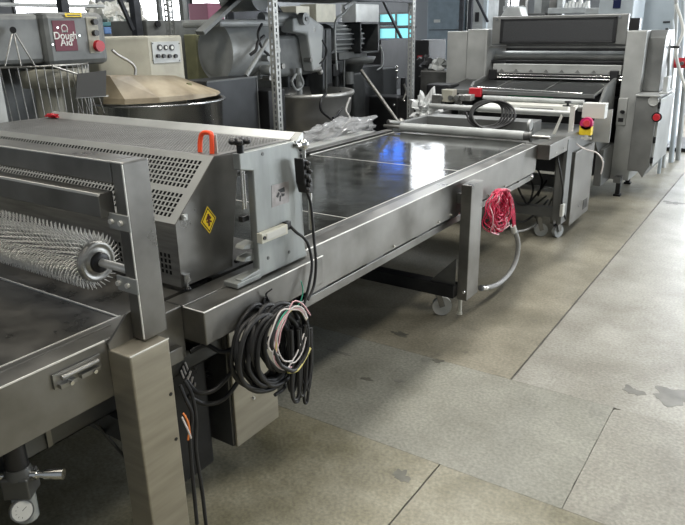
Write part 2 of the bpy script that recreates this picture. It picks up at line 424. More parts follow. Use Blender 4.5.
# ---------------------------------------------------------------- gantry with spiked docking roller
gy0, gy1 = 1.133, 1.235
ga = thing('roller_gantry', 'square stainless tube gantry straddling the near belt, carrying the spiked roller', 'frame', (-1.5, gy0, .84))
MB().box(-1.52, -1.47, gy0, gy1-.01, .842, 1.371).build('post', STEEL, ga, .006)
MB().box(-2.93, -2.88, gy0, gy1-.01, .842, 1.371).build('post', STEEL, ga, .006)
zb = at(0, 166, y=gy0).z; 
MB().box(-2.88, -1.52, gy0, gy1-.01, zb, 1.371).build('crossbeam', STEEL, ga, .006)
pa, pb = at(106, 196, y=1.10), at(105, 219, y=1.10)
MB().prism([(1.10, pb.z), (1.10, pa.z-.006), (1.106, pa.z), (1.15, pa.z), (1.15, pb.z)], 'x', -2.86, -1.545).build('lower_crossbeam', STEEL, ga, .002)
MB().box(-2.86, -1.545, 1.099, 1.106, pa.z-.007, pa.z+.001).box(-2.88, -1.475, gy0-.0006, gy0+.004, 1.3675, 1.3716).box(-1.474, -1.4695, gy0-.0006, gy0+.004, .85, 1.366).build('bright_highlight_metal', EDGE, ga, .001)  # strips painting the highlight lines on beam and post edges
for (qx, qy) in ((118, 222), (125, 284)):
    q = at(qx, qy, y=gy0-.003)
    bk = MB().box(-1.552, -1.464, gy0-.006, gy0, q.z-.024, q.z+.024).build('clamp_plate', MACH, ga, .003)
    for dx in (-.022, .018):
        MB().cyl((q.x+dx, gy0-.006, q.z), (q.x+dx, gy0-.014, q.z), .0075, seg=12).build('bolt', EDGE, bk)
AX, AZ = 1.15, 1.052
ro = thing('spiked_roller', 'steel dough docking roller bristling with long pins, on a shaft under the crossbeam', 'roller', (-2.2, AX, AZ))
MB().cyl((-2.78, AX, AZ), (-1.672, AX, AZ), .042, seg=36).build('drum', STEEL_L, ro)
MB().lathe([(.022,-.012),(.030,-.012),(.034,-.004),(.050,-.004),(.056,-.008),(.062,-.002),(.063,.010),(.060,.014),(.0,.014)], (-1.664, AX, AZ), (-1,0,0), 36).build('end_flange', STEEL_L, ro)
MB().lathe([(.012,-.022),(.024,-.022),(.031,-.018),(.032,-.010),(.0,-.010)], (-1.664, AX, AZ), (-1,0,0), 28).build('bearing_seal', BLACKP, ro)
MB().cyl((-2.9, AX, AZ), (-1.521, AX, AZ), .0125, seg=20).build('shaft', EDGE, ro)
b = MB(); rnd = random.Random(3)
nx, na = 62, 34
for i in range(nx):
    for k in range(na):
        x = -2.765 + 1.085*i/(nx-1); t = 2*math.pi*(k+.5*(i % 2))/na + .06*i
        d = Vector((.16+rnd.uniform(-.05,.05), math.cos(t), math.sin(t))).normalized()
        e = Vector((0, -math.sin(t), math.cos(t)))
        p0 = Vector((x, AX, AZ)) + Vector((0, math.cos(t), math.sin(t)))*.041
        p1 = p0 + d*.030 ; p2 = p1 + (d*.8+e*.5).normalized()*.020
        b.cyl(p0, p1, .0017, .0016, 4, False).cyl(p1, p2, .0016, .0009, 4, False)
b.build('pins', PIN, ro, kind='stuff')['label'] = 'dense rows of thin bright pins'

# ---------------------------------------------------------------- perforated guard hood
XH, XHL = -1.615, -3.2
hd = thing('guard_hood', 'perforated steel safety hood with sloping front and solid end wall behind the gantry', 'machine guard', (-2.4, 1.6, .88))
ridge, slo, bf, bb, tb = (1.625, 1.297), (1.424, 1.106), (1.424, .884), (1.672, .884), (1.745, 1.290)
MB().prism([ridge, slo, bf, bb, tb], 'x', XH-.003, XH).build('end_wall', STEEL_D if False else STEEL, hd, .001)
MB().prism([ridge, slo, bf, bb, tb], 'x', XHL, XHL+.003).build('end_wall', STEEL, hd, .001)
MB().prism([(1.666,.89),(1.672,.89),(1.744,1.285),(1.738,1.285)], 'x', XHL+.003, XH-.003).build('rear_panel', STEEL_D, hd)
MB().prism([(1.47,.90),(1.47,1.10),(1.64,1.262),(1.66,1.255),(1.50,1.09),(1.50,.90)], 'x', XHL+.01, XH-.01).build('hood_shade_sheet', DARK, hd)  # added dark sheet standing in for the shade inside the hood
MB().box(XHL+.01, XH-.01, 1.66, 2.05, 1.262, 1.266).build('hood_shade_sheet', DARK, hd)  # dark sheet added as shade behind the top cover's holes
W = XH-XHL-.006; L = math.hypot(ridge[0]-slo[0], ridge[1]-slo[1])
us = [W-.045-.0195*i for i in range(int((W-.09)/.0195))][::-1]
rows = [(.030+.0195*i, us) for i in range(5)] + [(.147+.0195*i, us) for i in range(6)]
sdir = Vector((0, ridge[0]-slo[0], ridge[1]-slo[1]))
MB().perf((XHL+.003, slo[0], slo[1]), (1,0,0), sdir, W, L, rows, .0125, .0145).build('sloping_perforated_panel', GUARD, hd)
rows = [(.045+.02*i, us) for i in range(4)]
MB().perf((XHL+.003, bf[0], bf[1]), (1,0,0), (0,0,1), W, slo[1]-bf[1], rows, .012, .0145).build('lower_perforated_panel', STEEL_L, hd)
us2 = [.02+.0145*i for i in range(int((W-.03)/.0145))]
rows = [(.022+.0185*i, us2) for i in range(21)]
MB().perf((XHL+.003, ridge[0], ridge[1]), (1,0,0), (0,1,-.008), W, .42, rows, .0075, .0115).build('perforated_top_cover', GUARDTOP, hd)
MB().prism([(2.040,1.294),(2.082,1.318),(2.09,1.318),(2.09,1.23),(2.08,1.23),(2.08,1.294)], 'x', XHL, XH+.0).build('rear_flange', GUARD, hd, .001)
MB().prism([(2.045,1.290),(2.082,1.318),(2.09,1.318),(2.09,1.285)], 'x', XH, -1.585).build('flange_tip', GUARD, hd)
# handle
h0, h1 = at(200, 151, y=1.66), at(212, 153, y=1.66)
pts = [(h0.x, 1.66, 1.297), (h0.x+.0, 1.665, 1.335), (h0.x+.012, 1.668, 1.362), (h1.x-.01, 1.668, 1.366), (h1.x, 1.665, 1.352), (h1.x, 1.66, 1.297)]
MB().tube([tuple(p) for p in pts], .0085, 10).build('handle', ORANGE, hd)['label'] = 'red-orange pull handle'
MB().box(h1.x-.008, h1.x+.014, 1.672, 1.677, 1.297, 1.36).build('handle_bracket', WHITEP, hd)
# warning diamond
wc = at(208.5, 220, x=XH+.001)
wl = MB().prism([(wc.y+.036, wc.z), (wc.y, wc.z+.048), (wc.y-.036, wc.z), (wc.y, wc.z-.048)], 'x', XH, XH+.001).build('warning_label', BLACKP, hd)
wl['label'] = 'yellow and black diamond warning sticker'
k = .90; b = MB()
def dia(k): return [Vector((XH+.0012, wc.y+.036*k, wc.z)), Vector((XH+.0012, wc.y, wc.z+.048*k)), Vector((XH+.0012, wc.y-.036*k, wc.z)), Vector((XH+.0012, wc.y, wc.z-.048*k))]
b.prism([(wc.y+.036*1.02, wc.z), (wc.y, wc.z+.048*1.02), (wc.y-.036*1.02, wc.z), (wc.y, wc.z-.048*1.02)], 'x', XH+.0008, XH+.0013)
b.build('label_border', YELLOW, wl)
MB().prism([(wc.y+.036*.9, wc.z), (wc.y, wc.z+.048*.9), (wc.y-.036*.9, wc.z), (wc.y, wc.z-.048*.9)], 'x', XH+.0012, XH+.0016).build('label_inner_line', BLACKP, wl)
MB().prism([(wc.y+.036*.78, wc.z), (wc.y, wc.z+.048*.78), (wc.y-.036*.78, wc.z), (wc.y, wc.z-.048*.78)], 'x', XH+.0015, XH+.0020).build('label_field', YELLOW, wl)
b = MB(); q = XH+.002
for poly in ([(-.004,-.022),(.004,-.022),(.005,.006),(-.005,.006)], [(-.013,.004),(-.009,-.002),(-.002,.010),(-.006,.015)], [(.013,.006),(.008,.0),(.002,.010),(.006,.016)], [(-.005,.006),(.005,.006),(.004,.022),(-.004,.022)], [(.004,-.008),(.014,-.012),(.014,-.006),(.004,.0)], [(-.004,-.010),(-.012,-.006),(-.012,-.001),(-.004,-.004)]):
    b.prism([(wc.y+a, wc.z+c) for a, c in poly], 'x', q, q+.0004)
b.build('hand_hazard_symbol', mat('dark_red_brown_ink', (.10, .02, .01), .5), wl)
# corner latch clip, small hole, adjuster foot
cl = at(183, 217, x=XH)
MB().box(XH, XH+.012, cl.y-.008, cl.y+.010, cl.z-.010, cl.z+.010).cyl((XH+.012, cl.y, cl.z), (XH+.016, cl.y, cl.z), .004).build('latch_clip', GUARD, hd, .001)
sp = at(184.5, 278, x=XH)
MB().cyl((XH, sp.y, sp.z), (XH+.0008, sp.y, sp.z), .003, seg=10).build('screw_hole', BLACKP, hd)
ft = MB().cyl((XH+.010, 1.44, .905), (XH+.010, 1.44, .93), .012, seg=6).box(XH, XH+.02, 1.432, 1.45, .905, .915).cyl((XH+.01, 1.44, .882), (XH+.01, 1.44, .91), .005).build('adjuster_screw', CHROME, hd)
MB().lathe([(0,.012),(.006,.012),(.011,.006),(.012,0),(0,0)], (XH+.01, 1.44, .8725)).build('rubber_foot', BLACKP, ft)
MB().cyl((XH+.0, 1.69, .90), (XH+.014, 1.69, .90), .008, seg=12).build('side_pin', BLACKP, hd)

# ---------------------------------------------------------------- cast mounting plate with star knob, switch and name plate
XP = -1.47; T = .030
pl = thing('mounting_plate', 'thick grey cast plate with a hooked arm standing on the rail behind the hood', 'bracket', (XP, 1.75, .87))
def yz(px, py, x=XP): v = at(px, py, x=x); return (v.y, v.z)
out = [(1.560,.874),(1.560,.896),(1.655,.905),(1.655,1.255),(1.592,1.268),(1.592,1.322),(1.885,1.322),(1.905,1.30),(1.915,1.28),(1.925,.90),(1.94,.874)]
MB().prism(out, 'x', XP-T, XP).build('plate_body', ALU, pl, .004)
for dz in (.99, .945):
    MB().prism([(1.600,dz),(1.66,dz-.012),(1.66,dz+.016),(1.612,dz+.012)], 'x', XP-T-.03, XP-T+.01).build('side_tab', ALU, pl, .002)
# foot bar towards the hood
MB().box(XP-T-.03, XP+.004, 1.535, 1.66, .872, .890).build('foot_bar', ALU, pl, .003)
kn = Vector((XP-.012, 1.612, 1.322))
kb = MB().cyl(kn, kn+Vector((0,0,.028)), .012, seg=18).lathe([(0,.050),(.012,.050),(.02,.046),(.022,.036),(.02,.028),(0,.026)], kn)
for i in range(6):
    t = i*math.pi/3+.2; kb.sphere(kn+Vector((.028*math.cos(t), .028*math.sin(t), .038)), .0125, 12, (1,1,.75))
kb.build('star_knob', BLACKP, pl)['label'] = 'black star-shaped hand knob'
for yy in (1.618, 1.63): MB().cyl((XP-.02, yy, 1.13), (XP-.02, yy, 1.27), .004, seg=12).build('adjusting_rod', CHROME, pl)
MB().box(XP-T-.02, XP-T, 1.62, 1.655, 1.08, 1.10).build('rod_block', DARK, pl, .002)
# name plate
n = [yz(271.4,185.7), yz(288.6,181), yz(289,202), yz(271.8,207.6)]
npt = MB().prism(n, 'x', XP, XP+.0012).build('name_plate', mat('etched_name_plate', (.30,.28,.27), .4, .5, 30, .2), pl)
cy, cz = sum(a for a, c in n)/4, sum(c for a, c in n)/4
b = MB()
b.prism([(cy-.015,cz+.018),(cy+.022,cz+.022),(cy+.024,cz+.004),(cy+.0,cz+.006)], 'x', XP+.001, XP+.002)
b.prism([(cy-.026,cz-.004),(cy-.012,cz+.010),(cy-.006,cz+.004),(cy-.016,cz-.010)], 'x', XP+.001, XP+.002)
b.prism([(cy-.006,cz-.006),(cy+.002,cz-.004),(cy-.002,cz-.026),(cy-.008,cz-.024)], 'x', XP+.001, XP+.002)
b.prism([(cy+.004,cz+.002),(cy+.022,cz-.002),(cy+.020,cz-.010),(cy+.006,cz-.010)], 'x', XP+.001, XP+.002)
b.build('engraved_emblem', BLACKP, npt)
# limit switch
s0, s1 = yz(259,237), yz(282,228)
zz = (s0[1]+s1[1])/2
sw = MB().box(XP, XP+.024, s0[0]-.012, s1[0]+.004, zz-.019, zz+.017).build('limit_switch', IVORY, pl, .002)
MB().box(XP+.024, XP+.026, s0[0]+.012, s1[0]-.01, zz-.012, zz+.012).build('switch_cover', WHITEP, sw, .001)
MB().cyl((XP+.024, s0[0], zz), (XP+.028, s0[0], zz), .007).build('switch_head', BLACKP, sw)
MB().box(XP, XP+.02, s1[0]+.002, s1[0]+.03, zz-.008, zz+.022).build('cable_gland', BLACKP, sw, .002)
# small screws and scratches
for px, py in ((262.5, 139+15), (268, 258), (289, 252), (294, 145)):
    y_, z_ = yz(px, py); MB().cyl((XP, y_, z_), (XP+.002, y_, z_), .006, seg=12).build('screw', STEEL_D, pl)
# ball knob and lever
bc = Vector((XP+.01, 1.925, 1.305))
MB().sphere(bc, .020, 18).cyl(bc-Vector((0,0,.05)), bc, .007).cyl(bc+Vector((0,-.04,0)), bc, .008).build('ball_knob', CHROME, pl)
# ================================================================ CABLES NEAR THE PLATE
def pt(px, py, x): v = at(px, py, x=x); return (v.x, v.y, v.z)
pc = thing('power_cable', 'black box connector hanging from the plate with its cable dropping past the rail', 'cable', pt(311, 300, -1.42))
KY = at(306,175,x=-1.44).y-at(318,175,x=-1.44).y
MB().prism([(a+KY, c) for a, c in ((1.925,1.27),(1.955,1.26),(1.985,1.16),(1.975,1.135),(1.945,1.14),(1.93,1.18))], 'x', -1.45, -1.41).build('connector', BLACKP, pc, .004)
b = MB()
for i in range(7): b.sphere((-1.405, KY+1.94+.03*random.random(), 1.25-.016*i), .009, 8)
b.build('terminal_screws', RUBBER, pc)
MB().tube([(-1.43,1.968+KY,1.14), pt(311,205,-1.425), pt(314,240,-1.41), pt(316,262,-1.40), pt(314,285,-1.40), pt(308,300,-1.395)], .0055).build('cord', RUBBER, pc)
MB().cyl((-1.455, 1.945, .98), (-1.455, 1.945, 1.17), .009, seg=12).build('steel_pin', CHROME, pc)
c2 = MB().tube([(XP+.01, s1[0]+.03, zz+.005), pt(296,232,-1.43), pt(304,238,-1.42), pt(309,247,-1.41), pt(312,265,-1.40), pt(309,285,-1.395), pt(304,305,-1.39), pt(300,318,-1.385)], .0055).build('sensor_cable', RUBBER)
tag(c2, 'thin black cable curving from the ivory switch down over the rail', 'cable')
c3 = MB().tube([pt(262,305,-1.426), pt(268,300,-1.42), pt(266,294,-1.41), pt(272,289,-1.40)], .003).lathe([(0.010,-.004),(.018,-.004),(.018,.004),(.010,.004),(.010,-.004)], pt(266,302,-1.425), (1,0,0), 16).build('cable_tie', BLACKP)
tag(c3, 'black cable tie with a free tail at the rail edge above the wire coil', 'cable tie')

co = thing('cable_coil', 'thick coil of black cable with stripped coloured ends hung below the middle rail', 'cable coil', (-1.37, 1.66, .45))
cc = at(275, 347, x=-1.375)
rnd = random.Random(11)
def loop(cy, cz, ry, rz_, x, n, r, m, name, jit=.012, rot=.25, arc0=0, arc1=2*math.pi, xs=.03):
    b = MB(); pts = []
    tot = int(14*n)
    jj = 0
    for i in range(tot+1):
        t = arc0+(arc1-arc0)*n*i/tot
        if i % 3 == 0: jj = rnd.uniform(-jit, jit)
        yy = (ry+jj)*math.cos(t); zz_ = (rz_+jj)*math.sin(t)
        pts.append((x+xs*math.sin(t*.37+n)+.004*rnd.uniform(-1,1), cy+yy*math.cos(rot)-zz_*math.sin(rot), cz+yy*math.sin(rot)+zz_*math.cos(rot)))
    b.tube(pts, r, 7, sub=3)
    return b.build(name, m, co)
loop(cc.y+.0, cc.z+.0, .118, .135, -1.385, 5, .0085, RUBBER, 'cable_loops')
loop(cc.y-.025, cc.z+.01, .115, .14, -1.40, 4, .008, RUBBER, 'cable_loops', jit=.016)
loop(cc.y+.035, cc.z+.025, .10, .115, -1.355, 4, .008, RUBBER, 'cable_loops')
loop(cc.y-.05, cc.z-.01, .12, .15, -1.40, 3, .009, RUBBER, 'cable_loops', rot=.5)
for m, n_, j in ((WHITEW, 3, .02), (WHITEW, 2, .03), (WHITEW, 2.6, .03), (PNKW, 2, .02), (PNKW, 1.7, .03), (YELW, 1.4, .012), (GRNW, 1, .02)):
    loop(cc.y+.03, cc.z+.035, .095, .105, -1.335, n_*.32, .0028, m, m.name, jit=j, rot=.2, arc0=.15, arc1=2*math.pi+.6, xs=.012)
MB().tube([pt(288,372,-1.33), pt(297,370,-1.325), pt(305,358,-1.33), pt(310,348,-1.335)], .006).build('yellow_wire', YELW, co)
MB().tube([pt(296,308,-1.35), pt(301,300,-1.345), pt(303,290,-1.34), pt(301,281,-1.34)], .0022).build('green_wire', GRNW, co)
# hanging bights on the right
for i, (xa, xb_, bot) in enumerate(((288, 297, 392), (292, 301, 402), (298, 306, 396), (303, 309, 403), (300, 310, 385), (291, 300, 400), (305, 311, 390))):
    xx = -1.36+.012*(i % 3)
    MB().tube([pt(xa, 330, xx), pt(xa+1, 360, xx), pt(xa+1, bot-6, xx), pt((xa+xb_)/2, bot, xx), pt(xb_-1, bot-8, xx), pt(xb_+1, 358, xx), pt(xb_, 328, xx)], .0062).build('hanging_cable_end', RUBBER, co)
MB().tube([pt(275,395,-1.37), pt(285,385,-1.38), pt(270,372,-1.40)], .007).build('hanging_cable_end', RUBBER, co)
# cables sweeping behind the leg
sw_ = thing('cable_bundle', 'tangle of black cables drooping under the rail between the leg and the box', 'cable bundle', (-1.6, 1.4, .3))
for pts in ([(270,338,-1.46),(250,352,-1.48),(232,372,-1.5),(214,390,-1.52),(197,392,-1.55),(186,380,-1.58)],
            [(262,328,-1.47),(238,345,-1.5),(222,352,-1.53),(206,345,-1.58),(190,352,-1.6)],
            [(268,345,-1.46),(245,372,-1.49),(225,398,-1.52),(205,404,-1.56),(188,396,-1.58)],
            [(180,385,-1.5),(186,400,-1.48),(192,415,-1.47),(190,440,-1.47),(193,480,-1.46),(197,524,-1.45)],
            [(184,380,-1.5),(192,395,-1.48),(196,420,-1.47),(196,450,-1.47),(202,490,-1.46),(207,535,-1.45)],
            [(186,360,-1.62),(200,372,-1.66),(214,366,-1.7),(222,350,-1.7)],
            [(184,362,-1.66),(196,384,-1.68),(216,398,-1.7),(228,412,-1.7)]):
    MB().tube([pt(*p) for p in pts], .0085 if pts[0][0] > 230 else .0065, 8).build('cable', RUBBER, sw_)
for k, pts in enumerate(([(183,413,-1.47),(188,422,-1.45),(190,435,-1.45)], [(182,417,-1.47),(187,428,-1.445),(191,438,-1.45)], [(185,415,-1.47),(189,428,-1.45),(188,440,-1.45)])):
    MB().tube([pt(*p) for p in pts], .0035).build(('orange_wire', 'white_wire', 'orange_wire')[k], (ORGW, WHITEW, ORGW)[k], sw_)
for k in range(6):
    MB().tube([pt(180+k, 372-2*k, -1.6), pt(184+2*k, 380+k, -1.58), pt(190+k, 368+3*k, -1.57)], .003).build('white_wire' if k % 2 else 'black_wire', WHITEW if k % 2 else RUBBER, sw_)
for k in range(5):
    MB().tube([pt(196, 372, -1.64), pt(206+3*k, 360+6*k, -1.68), pt(222+k, 352+12*k, -1.7)], .0022).build('black_wire', RUBBER, sw_)

# steel box under the middle rail
bx = thing('electrical_box', 'plain stainless enclosure box hanging below the rail behind the cable coil', 'box', (-1.8, 1.7, .18))
MB().box(-2.05, -1.588, 1.575, 1.83, .175, .75).build('box_body', STEEL_D, bx, .003)
MB().box(-1.588, -1.576, 1.585, 1.84, .17, .75).build('box_lid', STEEL_LEG, bx, .003)
q = at(253, 398, x=-1.576); MB().cyl((-1.576, q.y, q.z), (-1.568, q.y, q.z), .009, .006, 12).build('lid_screw', CHROME, bx)

MB().box(-2.82, -2.80, 1.2, 1.9, .05, .70).build('inner_panel', DARK, nc)
MB().box(-1.86, -1.64, 1.30, 1.52, .12, .62).build('drive_housing', DARK, nc, .01)
# air regulator at lower left
rg = thing('air_regulator', 'air pressure regulator with round gauge and clear bowl under the near rail', 'regulator', pt(19, 515, -1.55))
cx, cy = -1.56, at(20, 480, x=-1.56).y
z = lambda py: at(20, py, x=-1.56).z
cd = Vector((.83, .56, 0)); cn = Vector((.56, -.83, 0)); c3d = lambda pz: Vector((cx, cy, pz))
MB().cyl((cx, cy, z(466)), (cx, cy, z(440)+.02), .029, seg=20).build('adjusting_knob', BLACKP, rg)
MB().cyl((cx, cy, z(474)), (cx, cy, z(464)), .037, .032, 20).prism([(cx+a*cd.x*.036+b2_*cn.x*.034, cy+a*cd.y*.036+b2_*cn.y*.034) for a, b2_ in ((-1,-1),(1,-1),(1,1),(-1,1))], 'z', z(494), z(472)).build('body', STEEL_D, rg, .004)
MB().cyl((cx, cy, z(521)), (cx, cy, z(490)), .030, .032, 22).sphere((cx, cy, z(521)), .030, 16, (1,1,.4)).build('filter_bowl', mat('clear_filter_bowl', (.40,.42,.40), .15, alpha=.75), rg)
gc = Vector((cx+.035, cy-.028, z(503)))
gd = (EYE-gc); gd = Vector((gd.x, gd.y*.6, gd.z*.6)).normalized()
gg = MB().cyl(gc-gd*.02, gc, .030, seg=28).build('pressure_gauge', STEEL, rg)
MB().cyl(gc, gc+gd*.001, .026, seg=28).build('gauge_face', WHITEP, gg)
gu = gd.cross(Vector((0,1,0))).normalized()
gb = MB()
for i in range(9):
    t = math.pi*(.75+1.5*i/8); a = Vector((0,1,0)); dd = a*math.sin(t)+gu*math.cos(t); gb.bar(gc+gd*.0012+dd*.015, gc+gd*.0012+dd*.019, .001, .0006, gd)
gb.bar(gc+gd*.0016, gc+gd*.0016+Vector((0,.9,.4)).normalized()*.014, .0014, .0006, gd)
gb.build('gauge_scale', BLACKP, gg)
hp = c3d(z(474)); MB().cyl(hp+cd*.034, hp+cd*.05, .015, seg=6).cyl(hp+cd*.05, hp+cd*.12, .009, seg=16).cyl(hp+cd*.07, hp+cd*.095, .013, seg=16).cyl(hp+cd*.095, hp+cd*.12, .0145, seg=16).build('hose_coupling', CHROME, rg)
MB().cyl(hp-cd*.034, hp-cd*.055, .014, seg=16).build('inlet_fitting', CHROME, rg)
MB().cyl((cx, cy, z(440)), (cx, cy, .69), .012, seg=16).build('mounting_stem', DARK, rg)

# ================================================================ LONG TABLE CONVEYOR
tc = thing('conveyor', 'long table conveyor with glossy black belt and stainless side panels', 'conveyor', (-2.2, 3.4, 0))
X0, X1, YS, YE = -2.83, -1.60, 1.995, 4.84
MB().box(-1.527, -1.523, YS, YE, .672, .87).box(-1.60, -1.523, YS, YE, .866, .87).box(-1.56, -1.527, YS, YE, .672, .676).build('side_panel', STEEL, tc, .0015)
MB().box(-1.526, -1.5215, YS, YE, .866, .8715).build('edge_strip', EDGE, tc, .001)  # added strip paints the highlight on the panel's top edge
MB().box(-2.91, -2.905, YS, 5.02, .672, .87).box(-2.905, -2.84, YS, 5.02, .866, .87).build('side_panel', STEEL, tc, .0015)
MB().box(-2.828, -1.668, YS, 5.02, .81, .850).build('belt', BELT, tc)['label'] = 'glossy black belt surface'
MB().box(-1.668, -1.600, YS, 4.95, .81, .853).build('slider_strip', STEEL_D, tc)
b = MB().box(-1.671, -1.666, YS, 4.95, .85, .8545).box(-2.832, -2.826, 3.80, 5.02, .85, .8545)
b.box(-2.83, -1.668, 3.795, 3.801, .85, .8515).box(-2.83, -1.668, 2.53, 2.535, .85, .8515).box(-1.671, -1.60, 4.93, 4.94, .85, .854)
b.build('trim_strip', EDGE, tc)
# lower light rail with slots between
MB().box(-1.60, -1.556, YS, 4.9, .600, .640).build('lower_rail', STEEL, tc, .002)
MB().box(-2.9, -2.85, YS, 4.9, .600, .640).build('lower_rail', STEEL_L, tc, .002)
for y0 in (2.03, 2.52, 3.02, 3.28): MB().box(-1.595, -1.562, y0, y0+.16, .64, .672).build('spacer_block', STEEL_D, tc)
for y0 in (2.7, 3.2, 3.36, 3.9, 4.2): MB().cyl((-1.523, y0, .69), (-1.512, y0, .69), .007, seg=10).build('bolt', CHROME, tc)
for px, py in ((396,220), (458,213), (532,177), (518,182)):
    q = at(px, py, x=-1.55); MB().cyl((-1.556, q.y, q.z), (-1.542, q.y, q.z), .008, seg=10).build('bolt', CHROME, tc)
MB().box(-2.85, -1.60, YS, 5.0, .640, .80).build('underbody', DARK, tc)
# legs with foot frame
MB().box(-1.493, -1.43, 3.43, 3.60, .155, .855).build('leg', STEEL, tc, .003)
MB().box(-1.523, -1.493, 3.44, 3.59, .74, .80).build('leg_bracket', STEEL_D, tc, .002)
MB().box(-2.98, -2.92, 3.43, 3.60, .155, .855).build('leg', STEEL, tc, .003)
MB().box(-2.92, -1.493, 3.38, 3.46, .175, .255).build('cross_member', DARK, tc, .003)
MB().prism([(-1.495,.25),(-1.495,.42),(-1.66,.25)], 'y', 3.40, 3.406).build('gusset', STEEL_D, tc)
q = at(464, 292, y=3.38); MB().cyl((q.x, 3.38, q.z), (q.x, 3.37, q.z), .009, seg=12).build('bolt', CHROME, tc)
caster(tc, -1.62, 3.50, .175, .06, 3.75)
caster(tc, -2.80, 3.53, .175, .052, 2.0)
MB().cyl((-1.50, 3.50, .03), (-1.50, 3.50, .16), .012, seg=12).cyl((-1.50, 3.50, .03), (-1.50, 3.50, .045), .016, seg=12).build('levelling_foot', IVORY, tc)

# end block and end roller
q0, q1 = at(539, 146, y=4.85), at(551, 160, y=4.85)
eb = MB().box(-1.525, -1.43, 4.845, 5.35, .765, .874).build('end_block', STEEL, tc, .002)
for yy in (5.0, 5.2): MB().cyl((-1.43, yy, .80), (-1.424, yy, .80), .008, seg=10).build('bolt', CHROME, eb)
rl = thing('end_roller', 'long pale steel tube roller across the far end of the table', 'roller', (-2.2, 5.06, .89))
MB().cyl((-2.78, 5.06, .893), (-1.70, 5.06, .893), .037, seg=32).build('tube', GREYPL, rl)
MB().cyl((-1.70, 5.06, .893), (-1.66, 5.06, .893), .034, seg=24).cyl((-1.655, 5.06, .893), (-1.64, 5.06, .893), .042, seg=24).build('collar', STEEL_D, rl)
MB().cyl((-2.95, 5.06, .893), (-1.50, 5.06, .893), .014, seg=16).build('shaft', STEEL_L, rl)

# red wire coil and grey conduit
rc = thing('wire_coil', 'bundle of pink-red wires looped and hung behind the table leg', 'wire coil', (-1.42, 4.0, .5))
def ry(px, py, x=-1.44): v = at(px, py, x=x); return v
c0 = ry(499, 213); rnd = random.Random(5)
rw, rh = abs(ry(486,213).y-ry(511,213).y)/2, abs(ry(499,190).z-ry(499,234).z)/2
for k in range(24):
    b = MB(); pts = []; j = rnd.uniform(.2, .9); jz = rnd.uniform(.55, 1.0); oy = rnd.uniform(-.03, .03); ph = rnd.uniform(0, .5)
    for i in range(13):
        t = 2*math.pi*i/13
        pts.append((-1.44+rnd.uniform(-.03,.03), c0.y+oy+rw*j*math.cos(t)+.01*rnd.uniform(-1,1), c0.z+rh*(1-jz)+rh*jz*math.sin(t)*(1 if math.sin(t) > 0 else .9)))
    b.tube(pts, .0042, 6, closed=True, sub=3).build('red_wire' if k % 8 else 'pale_pink_wire', REDW if k % 8 else PNKW, rc)
for k in range(8):
    MB().tube([ry(503+k*.7, 190), ry(509+k*.5, 200, -1.43), ry(512+k*.4, 215, -1.42), ry(513+k*.3, 230, -1.42)], .0048, 6).build('red_wire', REDW, rc)
hs = thing('conduit', 'grey flexible conduit bending from the red wires back to the table leg', 'hose', (-1.42, 3.9, .2))
MB().tube([ry(514,228,-1.42), ry(518,243,-1.42), ry(516,260,-1.42), ry(508,275,-1.42), ry(496,285,-1.42), ry(484,288,-1.425)], .016, 12).build('hose', GREYHOSE, hs)
a_, b_ = ry(481,288,-1.425), ry(486,288,-1.425); MB().cyl(a_, b_, .02, seg=16).build('hose_fitting', CHROME, hs)
a_, b_ = ry(514,232,-1.42), ry(513,226,-1.42); MB().cyl(a_, b_, .019, seg=16).build('hose_collar', WHITEP, hs)

# ================================================================ FAR CARRIAGE / INFEED OF THE BIG MACHINE
fc = thing('carriage', 'wheeled steel carriage with control gear between the table and the big machine', 'conveyor', (-2.2, 5.9, 0))
MB().box(-1.52, -1.46, 5.36, 5.42, .17, .80).build('upright', MACHD, fc, .002)
MB().box(-1.455, -1.425, 5.30, 5.44, .16, .85).build('upright', MACHD, fc, .002)
MB().box(-3.0, -2.94, 5.36, 5.42, .17, .80).build('upright', MACHD, fc, .002)
MB().box(-2.95, -1.48, 5.40, 5.48, .18, .26).build('cross_member', MACHD, fc, .002)
MB().box(-2.95, -1.6, 5.9, 5.98, .32, .42).build('cross_member', MACHD, fc, .002)
caster(fc, -1.62, 5.43, .18, .055, 3.75, wheelm=GREYPL); caster(fc, -1.49, 5.47, .18, .055, 4.3, wheelm=GREYPL); caster(fc, -2.85, 5.43, .18, .055, 2.2, wheelm=RUBBER)
cb = MB().box(-1.57, -1.41, 5.50, 6.10, .10, .72).build('control_box', STEEL, fc, .004)
q = at(585, 203, x=-1.41); MB().box(-1.4102, -1.408, q.y-.07, q.y+.06, q.z-.045, q.z+.04).build('vent_slot', BLACKP, cb)
MB().box(-3.0, -1.50, 5.30, 6.55, .74, .80).build('bed', MACHD, fc, .002)
MB().box(-1.50, -1.44, 5.36, 6.55, .72, .87).build('side_frame', MACHD, fc, .003)
MB().box(-3.06, -3.0, 5.30, 6.55, .72, .87).build('side_frame', MACHD, fc, .003)
MB().box(-2.72, -1.75, 5.42, 5.62, .86, .95).build('cover_box', MACHD, fc, .003)
MB().cyl((-1.76, 5.33, .94), (-1.74, 5.33, .94), .045, seg=20).build('roller_collar', MACH, fc)
MB().cyl((-3.03, 6.1, .955), (-1.62, 6.1, .952), .026, seg=20).build('tube', MACH, fc)
MB().prism([(6.16,.930),(6.42,1.0),(6.42,.985),(6.16,.915)], 'x', -2.55, -1.66).box(-2.30, -1.70, 6.19, 6.2, .93, 1.0).build('white_tray', WHITEP, fc, .002)
MB().box(-2.14, -1.83, 6.183, 6.19, .955, .975).build('tray_slot', BLACKP, fc)
MB().cyl((-2.6, 6.42, 1.025), (-1.62, 6.42, 1.02), .022, seg=18).build('rail_tube', GREYPL, fc)
